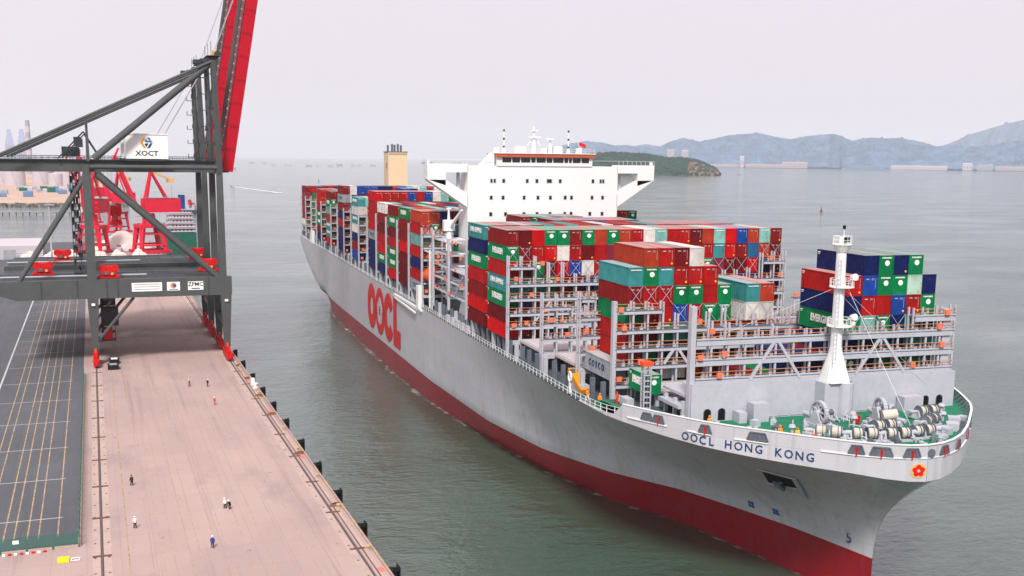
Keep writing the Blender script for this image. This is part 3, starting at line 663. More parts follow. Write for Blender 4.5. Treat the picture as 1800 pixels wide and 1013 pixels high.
while s < 52.6:
    y = -(bdeck(s)-.12); z0 = DECK if s < 40 else ztop(s)
    rl.box((s, y, z0+.55), (.09, .09, 1.1))
    s1 = s+1.9; y1 = -(bdeck(s1)-.12); z1 = DECK if s1 < 40 else ztop(min(s1, 52.8))
    for h in (.55, 1.1): rl.beam((s, y, z0+h), (s1, y1, z1+h), .06, .06)
    s = s1
rl.build('deck_railing', ship_white, ship)
gl = MB(); gl.box((-85, -29.62, DECK-.5), (34, .4, .5)); gl.beam((-100, -29.75, 21.6), (-74, -29.9, 20.9), .5, .35); gl.build('gangway', ship_white, ship)
pb = MB(); pb.box((-71.7, -29.2, 25.2), (2.6, 1.4, 5.6)); pb.build('pilot_station', ship_white, ship)
for i in range(5): ubox('white_tank', (-44+i*4.2, -28.9, DECK+.9), (2.0, .8, 1.6), ship_grey, ship)
# ------------------------------------------------------------------ deckhouse
FRONT, BACK = -62.75, -71.2
dh = MB(); dh.box(((FRONT+BACK)/2, 0, (DECK+57.6)/2), (FRONT-BACK, 38.8, 57.6-DECK)); dh = dh.build('deckhouse', ship_white, ship)
wh = MB(); pl = [(12.2, 57.6), (12.2, 58.2), (12.4, 59.8), (-12.6, 59.8), (-12.4, 58.2), (-12.4, 57.6)]
wh.prism(pl, (FRONT+.25, 0, 0), (0, -1, 0), (0, 0, 1), (-7, 0, 0)); wh = wh.build('wheelhouse', ship_white, dh)
ubox('roof_band', (FRONT-3.0, .1, 60.15), (7.9, 25.4, .75), ship_brown, dh); ubox('compass_deck', (FRONT-3.0, .1, 60.66), (8.3, 25.8, .2), ship_white, dh)
xs = [625, 692, 752, 822, 858, 928, 974, 1052, 1084, 1110, 1172, 1232]
for a, b in zip(xs, xs[1:]):
    t0, t1 = 11.9-(a-600)*24.6/660, 11.9-(b-600)*24.6/660
    ubox('bridge_window', (FRONT+.27, -(t0+t1)/2, 59.05), (.1, t0-t1-.28, 1.15), black_glass, dh)
for k in range(3): ubox('bridge_window', (FRONT-1.6-2.0*k, -12.45, 59.05), (1.7, .12, 1.1), black_glass, dh)
sl_ = MB(); sl_.prism([(0, 57.6), (3.2, 57.6), (.4, 60.6), (0, 60.6)], (FRONT-.5, -12.6, 0), (0, -1, 0), (0, 0, 1), (-3.4, 0, 0)); sl_.build('stair_cover', ship_white, dh)
def zimg(y): return 46.3+interp([(288, 11.66), (315, 8.07), (355, 2.69), (385, -1.37)], y)
for row, ws in ((317.6, [558, 580, 640, 800, 866, 942, 952, 962, 1027, 1257, 1312, 1330]), (347.5, [557, 637, 780, 875, 961, 1064, 1108, 1253, 1328]), (377, [555, 655, 780, 870, 960, 1063, 1107, 1240, 1327])):
    for xw in ws:
        t = 19.43-(720+xw/3.913-822)*38.79/264
        ubox('window', (FRONT+.02, -t, zimg(row)), (.08, .62 if xw not in (942, 952, 962, 558, 580, 1312, 1330) else .42, .85), black_glass, dh)
        ubox('window_frame', (FRONT+.012, -t, zimg(row)), (.06, .86, 1.1), ship_grey, dh)
for sg in (-1, 1):                                             # bridge wings: frame of top box, end panel and raking strut
    for nm, pl in (('wing_deck', [(19.3, 56.0), (29.3, 56.0), (29.3, 58.0), (19.3, 58.0)]), ('wing_end', [(24.8, 52.9), (29.25, 54.3), (29.25, 56.0), (24.8, 56.0)]), ('wing_strut', [(19.3, 47.6), (29.25, 54.25), (24.75, 54.2), (19.3, 50.9)])):
        b = MB(); b.prism(pl, (FRONT, 0, 0), (0, sg, 0), (0, 0, 1), (-3.8, 0, 0)); b.build(nm, ship_white, dh)
    ubox('wing_console', (FRONT-1.2, sg*28.9, 58.4), (.8, .5, .8), ship_white, dh)
    ubox('wing_post', (FRONT-3.0, sg*21.0, 53.6), (.7, .7, 4.8), ship_grey, dh)
    rw = MB()
    for k in range(9): rw.box((FRONT+.0, sg*(19.6+1.2*k), 58.5), (.06, .06, 1.0))
    rw.beam((FRONT, sg*12.6, 59), (FRONT, sg*29.2, 59), .06, .06); rw.build('wing_rail', ship_white, dh)
mr = MB()
for k in range(22): mr.box((FRONT+1.0, -12.6+1.2*k, 61.25), (.05, .05, 1.0))
for h in (61.3, 61.75): mr.beam((FRONT+1.0, -12.6, h), (FRONT+1.0, 12.8, h), .05, .05)
mr.build('compass_deck_rail', ship_white, dh)
# masts and aerials on the compass deck
rm = MB(); rm.tube((FRONT-4, -1.5, 60.7), (FRONT-4, -1.5, 67.2), .55, 8, .25); rm.box((FRONT-3.4, -1.5, 64.6), (.3, 3.0, .25)); rm.box((FRONT-3.4, -1.5, 66.2), (.3, 1.9, .22)); rm.beam((FRONT-4, -3.2, 62.6), (FRONT-4, -1.5, 64.8), .2, .2); rm.beam((FRONT-4, .2, 62.6), (FRONT-4, -1.5, 64.8), .2, .2)
rm = rm.build('radar_mast', ship_white, dh)
for y, top, mm in ((-9.5, 66.4, black), (7.2, 66.2, black)):
    q_ = MB(); q_.tube((FRONT-3, y, 60.7), (FRONT-3, y, top), .16, 8); q_.tube((FRONT-3, y, 60.7), (FRONT-3, y, 62), .5, 8, .2); q_.build('signal_mast', ship_white, dh)
    for z in (62.2, 64.1, 66.1): ubox('mast_lamp', (FRONT-3, y, z), (.34, .34, .5), black, dh)
dome = MB(); dome.tube((FRONT-4, 2.8, 60.7), (FRONT-4, 2.8, 64.0), .5, 8, .35); dome.tube((FRONT-4, 2.8, 64.0), (FRONT-4, 2.8, 64.35), 1.15, 14); dome.build('antenna_table', ship_white, dh)
for y, w_, h in ((-5.2, 2.6, 1.6), (.9, 1.2, 1.2), (4.6, 1.9, 1.7), (10.2, 1.0, 1.3), (-11.5, 1.2, 1.2)): ubox('deck_locker', (FRONT-3.5, y, 60.76+h/2), (1.6, w_, h), ship_white, dh)
ubeam('ensign_staff', (FRONT-3, 10.6, 60.7), (FRONT-3, 9.6, 64), .08, .08, ship_white, dh); fl = MB(); fl.prism([(0, 0), (1.7, -.8), (1.9, .1), (.2, .8)], (FRONT-3, 10.0, 62.8), (0, 1, 0), (0, 0, 1), (.03, 0, 0)); fl.build('flag', logo_red, dh)
# side gear by the deckhouse: davit platforms, provision crane, lashing towers
pc = MB(); pc.tube((-63, -24, DECK), (-63, -24, 42), .75, 12, .7); pc.box((-63, -24, 43.4), (1.8, 2.6, 2.6)); pc = pc.build('provision_crane', ship_white, ship)
jb = MB(); jb.beam((-62.6, -23.6, 43.2), (-54.5, -23.0, 47.4), .7, .8, w2=.35, h2=.4); jb.build('jib', ship_white, pc)
jb = MB(); jb.tube((-63, -24, 44.5), (-63, -24, 47.6), .35, 8, .2); jb.box((-63, -24, 47.4), (.6, 1.2, .3)); jb.build('king_post', ship_white, pc)
dv = MB()
for s in (-63.4, -60.8): dv.box((s, -28.6, 30.5), (.35, .35, 14)); dv.beam((s, -28.6, 36.8), (s, -24, 36.8), .3, .3)
for z in (25.8, 28.0, 33.6, 36.6, 40.0): dv.box((-64.4, -22.2, z), (7.6, 4.0, .16))
dv.beam((-70.5, -28.2, 36.8), (-61, -28.2, 36.8), .3, .3); dv = dv.build('davit', ship_white, ship)
lt = MB()
for s in (-59.4, -44.4, -29.0): lt.box((s, -28.7, 33.5), (.7, .5, 16 if s > -50 else 18))
for z in (28.9, 31.8, 34.7, 37.6, 40.5):
    lt.box((-52, -26.8, z), (14.6, 3.6, .18)); lt.box((-36.7, -26.8, z), (14.2, 3.6, .18)) if z < 36 else None
    lt.beam((-59, -28.6, z+1.0), (-30, -28.6, z+1.0), .06, .06)
lt.beam((-40, -28.4, 29), (-33, -28.4, 34), .3, .3); lt.build('access_tower', ship_grey, ship)
wg = MB(); wg.prism([(-45.5, DECK), (-28.2, DECK), (-28.2, 44.8), (-28.8, 44.8), (-33.6, 38.5), (-33.6, 36.5)], (0, -26.6, 0), (1, 0, 0), (0, 0, 1), (0, 6, 0)); wg.build('side_casing', ship_white, ship)
lr = random.Random(9)
for k in range(16): ubox('gear_box', (-58+lr.random()*28, -28.75, 29.4+2.9*(k % 5)), (.7, .3, .7), gear_salmon, ship)
# funnel
fn = MB(); fn.box((-241, -.8, 43), (9.0, 7.6, 36.4)); fn = fn.build('funnel', funnel_buff, ship)
ubox('funnel_top', (-241, -.8, 61.35), (9.2, 7.9, .35), steel_dark, fn)
for k in range(11): ubox('vent_grille', (-236.46, -4.1+.66*k, 60.5), (.06, .36, .4), black, fn)
for y, h in ((-3.6, 2.6), (-1.9, 3.0), (-.9, 2.7), (.4, 3.1), (1.6, 2.6)): utube('exhaust_pipe', (-241, y-.3, 61.4), (-241, y-.3, 61.4+h), .42, steel_dark, fn)
ubox('funnel_door', (-240, -4.62, 56), (1.2, .06, 2.2), steel_dark, fn)
# ------------------------------------------------------------------ lashing bridges
def lashing_bridge(s, sides, levels, base=None, deep=1.1, fascia=.55, boxes=()):
    """sides: list of (t, z top); levels: list of (z, t0, t1)"""
    zb = DECK if base is None else base
    b = MB(); tmax = max(t for t, _ in sides); tmin = min(t for t, _ in sides)
    b.box((s, -(tmax+tmin)/2, zb+.35 if base else BASE-.6), (deep, tmax-tmin, .7)); lb_ = b.build('lashing_bridge', ship_grey, ship)
    for t, zt in sides:
        for dx in (-deep/2, deep/2): ubox('post', (s+dx, -t, (zb+zt)/2), (.24, .28, zt-zb), ship_grey, lb_)
    for z, t0, t1 in levels:
        ln = abs(t1-t0); ym = -(t0+t1)/2
        ubox('walkway', (s, ym, z), (deep+.5, ln, .12), steel_dark, lb_)
        ubox('fascia', (s+deep/2+.18, ym, z-.22), (.1, ln-.5, fascia), ship_grey, lb_)
        for h in (.55, 1.1): ubox('handrail', (s+deep/2+.26, ym, z+h), (.07, ln, .07), rail_orange, lb_)
        k = max(1, int(ln/5.03))
        cl = MB()
        for i in range(k*2):
            y = -(min(t0, t1)+(i+.5)*ln/(2*k)); cl.box((s+deep/2+.1, y, z+.35), (.25, .5, .5)); cl.box((s-deep/2, y+.6, z+.5), (.2, .12, .9))
        tag(cl.build('lashing_gear', ship_grey, lb_), kind='stuff')
    for t, z in boxes: ubox('gear_box', (s+deep/2+.42, -t, z-.1), (.3, .75, .75), gear_salmon, lb_)
    return lb_
def V_brace(s, t, zt, zb, half, parent):
    for sg in (-1, 1): ubeam('brace', (s, -(t+sg*.35), zt), (s, -(t+sg*half), zb), .3, .4, ship_grey, parent)
T5 = [28.75-ROWP*2*i for i in range(24)]
rb = random.Random(5)
# ahead of the wide block: stepped down from both sides
sd1 = [(28.9, 41.7), (26.4, 41.6), (23.7, 41.6), (21, 40.4), (18.2, 40.4), (15.6, 38.2), (13, 38.2)]+[(10.4-2.6*i, 37.6) for i in range(9)]+[(-15.6, 38.3), (-18.2, 38.3), (-21, 38.6), (-23.8, 41.5), (-26.4, 41.8), (-28.9, 41.9)]
lv1 = [(39.6, 28.9, 23.7), (39.8, -23.8, -28.9)]+[(36.4+.0, 28.9, -28.9), (33.7, 28.9, -28.9), (30.9, 28.9, -28.9), (28.4, 28.9, -28.9)]
L1 = lashing_bridge(1.35, sd1, lv1, boxes=[(27.6, 37.6), (22.5, 40.4), (19.5, 37.4), (24.6, 34.6), (21.8, 31.6), (25.5, 29.3), (17.5, 32.0), (13, 29.2), (28, 28.9), (-25.5, 40.6), (-27.6, 37.2), (15, 34.6), (18.4, 29.4)])
ubeam('brace', (1.9, -24, 29), (1.9, -20.4, 33.4), .25, .3, ship_grey, L1)
sd2 = [(27.4, 36.6), (24.8, 36.4)]+[(22-2.75*i, 34.2) for i in range(17)]+[(-24.8, 38.6), (-27.4, 40.2)]
lashing_bridge(16.6, sd2, [(31.2, 27.4, -27.4), (28.5, 27.4, -27.4), (34.0, 27.4, 22), (34.4, -22, -27.4), (37.3, -24.8, -27.4)], boxes=[(26, 32), (23, 29.4), (19, 32.2), (20.8, 29.2), (-25, 38.2), (-22, 35.2)])
sd3 = [(26, 38.4), (23.4, 38.2)]+[(20.6-2.75*i, 34.4) for i in range(15)]+[(-23.4, 39.6), (-26, 40.6)]
lashing_bridge(30.9, sd3, [(31.2, 26, -26), (28.5, 26, -26), (34.2, 26, 20), (37.2, 26, 23.4), (34.2, -20, -26), (37.3, -23.4, -26)], boxes=[(25, 32.2), (22, 35.3), (24, 29.3), (-24, 38.4)])
sd4 = [(25.3, 38.3), (22.4, 38.4), (20, 38.3), (17.5, 38.3), (15, 36.4), (12.4, 37.6), (9.7, 36.4), (7.0, 37.4)]+[(4.3-2.7*i, 36.0) for i in range(9)]+[(-20, 38.8), (-22.6, 38.8), (-25, 39)]
lv4 = [(37.0, 25.3, 17.5), (34.0, 25.3, -25), (31.2, 25.3, -25), (28.5, 25.3, -25), (25.7, 25.3, 17.5)]
L4 = lashing_bridge(43.9, sd4, lv4, boxes=[(24.6, 37.4), (24.0, 34.6), (21.2, 29.3), (24.6, 26.8), (11.5, 35.2), (9.0, 32.3), (-8, 35)])
ubox('corner_tower', (44.2, -25.4, 30.6), (.9, .6, 15.8), ship_grey, L4); V_brace(44.6, 15.2, 31, 28.7, 2.0, L4)
# forward one on the breakwater
sd5 = [(21.0, 39.6), (18.4, 37.9), (15.8, 37.6), (13.2, 36.3), (10.6, 36.3), (8.4, 36.8), (5.6, 36.2), (2.9, 36.2), (-.2, 36.2), (-3, 36.2), (-5.8, 36.2), (-8.8, 36.8), (-11.6, 36.2), (-14, 38.7), (-16.4, 38.6), (-18.8, 38.8), (-21.2, 38.9)]
L5 = lashing_bridge(61.5, sd5, [(35.2, 21, -21.2), (32.4, 21, -21.2), (29.7, 21, -21.2), (37.4, -14, -21.2)], base=DECK, fascia=1.0, boxes=[(18.6, 36.6), (16.6, 33.4), (17.2, 30.4), (20.2, 33.0), (-19.6, 38.0), (-18.4, 36.0), (-19, 33.3), (-14.2, 30.5)])
ubox('corner_tower', (61.9, -21.3, 31.4), (1.0, .75, 17), ship_grey, L5)
V_brace(62.2, 8.4, 34.6, 29.4, 4.0, L5); V_brace(62.2, -8.8, 34.4, 29.4, 4.1, L5)
ubox('tower_plate', (61.4, 20.0, 33.9), (1.2, 1.3, 9.0), ship_grey, L5)
# aft bridges: the quay-side ends that show between the stacks
for s, zt in ((-70.6, 42.4), (-86.0, 42.6), (-101.0, 42.6), (-116.7, 42.6), (-132.3, 42.8), (-147.5, 41.0), (-163.6, 41.4), (-179.0, 41.0), (-194.6, 41.6), (-210, 41), (-226, 41.6), (-252.6, 41.6), (-268, 41), (-285, 41), (-303.2, 42), (-320, 42)):
    tl = [(28.9, zt), (26.4, zt), (23.8, zt-1.2), (21.2, zt-1.2)]
    lashing_bridge(s, tl, [(28.9+2.9*k, 28.9, 21.2) for k in range(5)]+([(43.0-2.2, 28.9, 23.8)] if zt > 42 else []), boxes=[(27.6, 29.6+2.9*rb.randrange(4)), (25, 29.6+2.9*rb.randrange(4)), (28, 26.9)])
# stern gallery
sg_ = MB()
for k in range(4): sg_.box((-327, -27.6, 24.8+3.0*k), (.25, .25, 3.0)); sg_.box((-325.5, -27, 26+3.0*k), (3.5, 2.5, .2))
sg_.build('stern_gallery', ship_white, ship)
ubox('stern_house', (-283, -28.6, 25.2), (5.0, 1.2, 5.4), ship_white, ship)
# ------------------------------------------------------------------ forecastle: breakwater, mast, mooring gear
bk = MB(); bk.box((62.65, 0, 26.2), (.3, 43.0, 6.1)); bk = bk.build('breakwater', ship_grey, ship)
bx2 = MB(); bx2.box((64.0, .1, 26.1), (2.6, 4.6, 5.7)); bx2.tube((65.1, 1.2, FD), (65.1, 1.2, 28.95), 1.15, 14); bx2.build('mast_house', ship_grey, bk)
def arch_door(y):
    pl = [(-.5, FD+.1), (.5, FD+.1), (.5, 25.2)]+[(.5*math.cos(PI*i/8), 25.2+.5*math.sin(PI*i/8)) for i in range(1, 8)]+[(-.5, 25.2)]
    b = MB(); b.prism(pl, (62.8, y, 0), (0, 1, 0), (0, 0, 1), (.02, 0, 0)); b.build('doorway', black, bk)
    pl2 = [(x*1.2, FD+.08 if z < 24.1 else z+.08) for x, z in pl]; b = MB(); b.prism(pl2, (62.8, y, 0), (0, 1, 0), (0, 0, 1), (.012, 0, 0)); b.build('door_frame', steel_dark, bk)
for y in (-19.0, -16.8, 16.6, 19.0): arch_door(y)
for y, w_, h in ((-11.8, 2.4, 2.6), (-14.6, 1.2, 1.5), (13.0, 3.2, 2.2)): ubox('deck_locker', (64.0, y, FD+h/2), (1.8, w_, h), ship_grey, bk)
for y in (-9, -5, 6, 10): ubox('stiffener', (62.84, y, 24.2), (.08, 5.4 if abs(y) > 7 else 2, .08), ship_grey, bk)
mst = MB()
n = 18
V = []
for z, hx, rr in ((28.95, 1.75, 0), (29.0, 1.75, 0), (33.0, .95, .8), (34, .8, 1), (47.3, .68, 1)):
    for i in range(n):
        t = 2*PI*i/n; c_, s_ = math.cos(t), math.sin(t); mxx = max(abs(c_), abs(s_)); k = (1/mxx)*(1-rr)+rr
        V.append((64.0+hx*c_*k, hx*s_*k, z))
mst.add(V, [(j*n+i, j*n+(i+1) % n, (j+1)*n+(i+1) % n, (j+1)*n+i) for j in range(4) for i in range(n)]+[tuple(range(4*n, 5*n))])
mst = mst.build('foremast', ship_white, ship, smooth=False)
def mast_platform(z, r, y0=0.0):
    b = MB(); b.tube((64, y0, z-.12), (64, y0, z), r, 18)
    for i in range(14):
        t = 2*PI*i/14; x, y = 64+(r-.08)*math.cos(t), y0+(r-.08)*math.sin(t); t2 = 2*PI*(i+1)/14; x2, y2 = 64+(r-.08)*math.cos(t2), y0+(r-.08)*math.sin(t2)
        b.tube((x, y, z), (x, y, z+1.05), .04, 5); b.tube((x, y, z+1.05), (x2, y2, z+1.05), .04, 5); b.tube((x, y, z+.55), (x2, y2, z+.55), .03, 5)
    b.build('mast_platform', ship_white, mst)
mast_platform(36.9, 1.75, .35); mast_platform(42.4, 1.7, .35); mast_platform(48.3, 1.35)
cp = MB(); cp.tube((64, 0, 47.2), (64, 0, 48.2), .8, 14, 1.3); cp.tube((64, 0, 48.3), (64, 0, 49.2), .5, 10); cp.build('mast_head', ship_white, mst)
ubox('mast_lamp', (64.9, .1, 49.0), (.5, .6, .7), black, mst); utube('lamp_staff', (64, .2, 49.2), (64, .2, 50.7), .06, ship_white, mst); ubox('mast_lamp', (64, .2, 50.6), (.3, .3, .5), black, mst)
for y, z in ((1.6, 43.2), (1.9, 37.6)):
    h_ = MB(); h_.tube((64.6, y, z-.7), (64.6, y, z+.3), .12, 6); h_.tube((64.4, y, z+.5), (65.3, y, z+.6), .3, 10, .5); h_.build('fog_horn', ship_white, mst)
la = MB()
for k in range(26): la.box((65.15, -.9, 30.5+k*.65), (.05, .5, .05))
la.box((65.15, -1.15, 38.4), (.05, .05, 16.5)); la.box((65.15, -.65, 38.4), (.05, .05, 16.5)); la.build('mast_ladder', ship_grey, mst)
stay = MB(); stay.tube((64.6, .9, 42.3), (77.5, 3.5, 24.6), .028, 5); stay.tube((64, -.4, 42.3), (62, -16.5, 36), .018, 5); stay.tube((64, .4, 42.3), (62, 9, 36.2), .018, 5); stay.tube((64, .6, 41), (62.8, 17, 27), .018, 5); stay.build('mast_stay', ship_white, mst)
def windlass(x, y, rz, ):
    r = empty_part = None
    b = MB(); b.box((0, 0, .25), (4.6, 3.0, .5)); b.prism([(-1.5, .5), (1.5, .5), (.45, 2.5), (-.45, 2.5)], (0, .75, 0), (1, 0, 0), (0, 0, 1), (0, .3, 0)); b.prism([(-1.5, .5), (1.5, .5), (.45, 2.5), (-.45, 2.5)], (0, -1.3, 0), (1, 0, 0), (0, 0, 1), (0, .3, 0))
    b.box((-2.4, .2, 1.1), (1.4, 1.6, 1.5)); b.beam((2.2, -.3, .6), (5.2, -.6, .7), 1.0, .8); b.tube((-3.6, -.4, 1.5), (-1.9, -.4, 1.5), .42, 10)
    w_ = b.build('windlass', ship_grey, ship); w_.scale = (.86,)*3; w_.location = (x, y, FD+.01); w_.rotation_euler = (0, 0, rz)
    g = MB(); R_ = 1.75; nn_ = 24
    for i in range(nn_):
        t0, t1 = 2*PI*i/nn_, 2*PI*(i+1)/nn_
        g.beam((R_*math.cos(t0), -.45, 2.35+R_*math.sin(t0)), (R_*math.cos(t1), -.45, 2.35+R_*math.sin(t1)), .62, .3)
    for i in range(7): t = 2*PI*i/7; g.beam((0, -.45, 2.35), (R_*math.cos(t), -.45, 2.35+R_*math.sin(t)), .2, .26)
    g.tube((0, -1.2, 2.35), (0, 1.3, 2.35), .42, 12); g.build('gear_wheel', ship_grey, w_)
    g = MB(); g.tube((0, -.05, 2.2), (0, .7, 2.2), 1.0, 16); g.tube((0, 1.1, 2.2), (0, 2.1, 2.2), .5, 12); g.build('gypsy', steel_dark, w_)
    ch = MB()
    for k in range(16): ch.box((1.0+k*.3, .3, 1.5-.055*k), (.34, .3 if k % 2 else .14, .14 if k % 2 else .3))
    ch.build('anchor_chain', steel_dark, w_); return w_
windlass(69.3, -5.2, .12); windlass(69.8, 4.2, -.12)
def mooring_winch(x, y, rz):
    b = MB(); b.box((0, 0, .15), (2.2, 5.2, .3))
    for yy in (-2.5, -.1, 2.3): b.prism([(-.9, .3), (.9, .3), (.35, 1.5), (-.35, 1.5)], (0, yy, 0), (1, 0, 0), (0, 0, 1), (0, .25, 0))
    b.box((-.6, -3.1, .8), (1.4, 1.0, 1.2)); w_ = b.build('mooring_winch', ship_grey, ship); w_.scale = (.8,)*3; w_.location = (x, y, FD+.01); w_.rotation_euler = (0, 0, rz)
    for yy in (-1.3, 1.1):
        d = MB(); d.tube((0, yy-.85, 1.3), (0, yy-.72, 1.3), 1.02, 18); d.tube((0, yy+.72, 1.3), (0, yy+.85, 1.3), 1.02, 18); d.tube((0, yy+.2, 1.3), (0, yy+.28, 1.3), .98, 18); d.build('drum_flange', steel_dark, w_)
        d = MB()
        for k in range(7): d.tube((0, yy-.7+k*.2, 1.3), (0, yy-.52+k*.2, 1.3), .8+.04*(k % 2), 16)
        d.build('rope_drum', rope_white, w_)
    d = MB(); d.tube((0, -3.9, 1.3), (0, -2.5, 1.3), .25, 10); d.tube((0, 2.5, 1.3), (0, 3.5, 1.3), .36, 12, .46); d.build('warping_head', ship_grey, w_); return w_
for x, y, rz in ((75.6, -8.0, -.55), (77.6, -4.0, -.3), (78.6, .2, -.1), (78.2, 4.4, .1), (73.2, 9.4, .5), (68.5, 12.6, .1), (74.4, 1.2, .1)): mooring_winch(x, y, rz)
mm_ = MB(); mm_.tube((72.0, 2.6, 25.6), (72.6, 4.4, 25.9), .7, 14); mm_.build('rope_reel', rope_white, ship)
mm_ = MB(); mm_.tube((74.2, 3.9, FD), (74.2, 3.9, 25.2), .35, 12); mm_.tube((73.6, 3.9, 25.4), (74.8, 4.2, 25.4), .3, 12); mm_.build('deck_crane_post', ship_grey, ship)
for x, y in ((76.3, -9.4), (81.6, -3.4), (83.0, .8), (81, 5.0), (70, -16.0), (66, -19.6), (62, -21.8), (78.5, -7.4)):
    b = MB()
    for d in (-.45, .45): b.tube((d, 0, 0), (d, 0, .8), .26, 10); b.tube((d, 0, .72), (d, 0, .85), .33, 10)
    b.box((0, 0, .05), (1.6, .7, .1)); o = b.build('bitts', ship_grey, ship); o.location = (x, y, FD+.01); o.rotation_euler = (0, 0, math.atan2(-(y), 6))
for x, y, h in ((66.4, -1.6, 1.2), (67.6, 1.0, 1.0), (70.5, -.8, 1.2), (65.6, 6.2, 1.5), (66.2, 8.2, 1.3), (72.2, -11.4, 1.0), (68.6, 14.8, 1.6), (70.8, 13.4, 1.0)):
    b = MB(); b.tube((0, 0, 0), (0, 0, h), .2, 8); b.tube((0, 0, h), (0, 0, h+.35), .5, 12, .35); o = b.build('ventilator', ship_grey, ship); o.location = (x, y, FD+.01)
for x, y, dx in ((68.2, -.4, 1.4), (71.6, 1.3, 1.2), (75.6, -.2, 1.2), (79.2, -5.2, 1.0), (72.4, -5.6, 1.3)):
    b = MB()
    for s_ in (-1, 1): b.tube((x+s_*dx/2, y, FD), (x+s_*dx/2, y, 24.95), .05, 6)
    for h in (24.4, 24.9): b.tube((x-dx/2, y, h), (x+dx/2, y, h), .05, 6)
    b.build('guard_rail', ship_white, ship)
for x, y, c_ in ((70.6, -12.6, steel_dark), (66.8, -13.8, ship_grey), (77.5, 8.8, ship_grey), (74.8, 14.0, steel_dark), (72, 15.6, ship_grey)): ubox('deck_machinery', (x, y, FD+.45), (1.0, 1.1, .9), c_, ship, .3)
ubox('fire_box', (69.0, .6, 24.6), (.8, .8, 1.0), rope_red, ship); ubox('fire_box', (66.0, 14.6, 24.5), (.7, .7, .7), safety_orange, ship)
b = MB(); b.tube((75.0, -10.8, 23.7), (76.0, -10.2, 24.4), .55, 10); b.build('orange_float', safety_orange, ship)
kr = random.Random(77)
for k in range(46):                                           # pipes, valves and small machines between the winches
    x = kr.uniform(65.5, 80.5); y = kr.uniform(-1, 1)*(interp(CURVE, x)-3.2)
    if abs(y) > 15: continue
    h = kr.uniform(.4, 1.1); b = MB(); c_ = kr.choice((ship_grey, steel_dark, MATS['gear_green'] if 'gear_green' in MATS else mat('gear_green', (104, 132, 126), .5), ship_grey))
    if k % 3 == 0:
        L_ = kr.uniform(1.2, 3.2); b.tube((-L_/2, 0, h*.5), (L_/2, 0, h*.5), .1, 8); b.tube((-L_/2, 0, 0), (-L_/2, 0, h*.5), .1, 8); b.tube((L_/2, 0, 0), (L_/2, 0, h*.5), .1, 8); nm_ = 'deck_pipe'
    elif k % 3 == 1:
        b.box((0, 0, h/2), (kr.uniform(.5, 1.1), kr.uniform(.4, .9), h)); b.tube((0, 0, h), (0, 0, h+.35), .18, 8); b.tube((-.4, .3, h*.6), (.6, .3, h*.6), .16, 8); nm_ = 'valve_box'
    else:
        b.beam((-.9, -.4, 0), (0, 0, h+.3), .14, .14); b.beam((.9, .4, 0), (0, 0, h+.3), .14, .14); b.tube((-.5, 0, h), (.5, 0, h), .22, 10); b.box((0, 0, .1), (1.6, .9, .2)); nm_ = 'chain_stopper'
    o = b.build(nm_, c_, ship); o.location = (x, y, FD+.01); o.rotation_euler = (0, 0, kr.uniform(-.8, .8))
bf = MB()                                                     # bulwark stays on the port side
for k in range(14):
    s = 60+k*1.7; b0 = interp(CURVE, s); bf.beam((s, b0-.3, 24.9), (s-.4, b0-1.3, FD), .1, .2)
bf.build('bulwark_stay', steel_dark, ship)
for s, t in ((75.5, 11.4), (72.6, 14.0)): ubox('deck_locker', (s, t-.2, 24.1), (1.8, 1.6, 1.7), ship_grey, ship, -.6)
ws = MB(); ws.beam((70.5, -15.2, 23.5), (63.9, -14.4, 23.6), .7, .35); ws.build('chain_cover', ship_white, ship)
# gear on the side deck abreast of the foremost quay-side block
ubox('crane_cradle', (33.5, -26.6, 23.2), (5, 1.4, 1.8), ship_grey, ship); yb = MB(); yb.beam((30.0, -26.8, 25.5), (36.4, -26.9, 23.1), 1.2, .8); yb.build('yellow_chute', mat('amber', (206, 136, 26), .5), ship)
wl_ = MB()
for a in range(12):
    t0, t1 = 2*PI*a/12, 2*PI*(a+1)/12; wl_.tube((34.9+.6*math.cos(t0), -28.8, 25.4+.75*math.sin(t0)), (34.9+.6*math.cos(t1), -28.8, 25.4+.75*math.sin(t1)), .17, 6)
wl_.box((34.9, -28.8, 23.7), (.35, .3, 2.0)); wl_.build('white_davit_head', ship_white, ship)
ubox('side_machine', (50.2, -25.6, FD+.6), (2.6, 1.2, 1.1), ship_grey, ship); utube('side_tank', (47.4, -25.8, FD+.5), (48.4, -25.8, FD+.5), .5, ship_white, ship)
tw = MB()
for dx, dy in ((-.5, -.5), (.5, -.5), (-.5, .5), (.5, .5)): tw.box((54.6+dx, -24.6+dy, 26.9), (.16, .16, 7.4))
for k in range(9): tw.beam((54.1, -25.1, 23.6+.8*k), (55.1, -25.1, 24.4+.8*k), .1, .1); tw.box((54.6, -24.6, 23.6+.8*k), (1.0, 1.0, .08))
tw.build('lattice_post', ship_grey, ship); ubox('gear_box', (54.6, -24.6, 30.9), (1.3, 1.5, .6), safety_orange, ship)
sw = MB(); sw.box((57.4, -19.4, 25.7), (6.6, 6.0, .5)); sw.box((57.0, -18.4, 27.2), (7, 6, .4))
for s in (52, 55, 58, 60.5): sw.box((s, -21.6, 24.8), (.5, .5, 3.4))
sw.build('side_support', ship_grey, ship)
for k in range(4): ubox('pillar', (47+3.4*k, -22.6+.8*k, 24.6), (.7, .7, 3.0), steel_dark, ship)
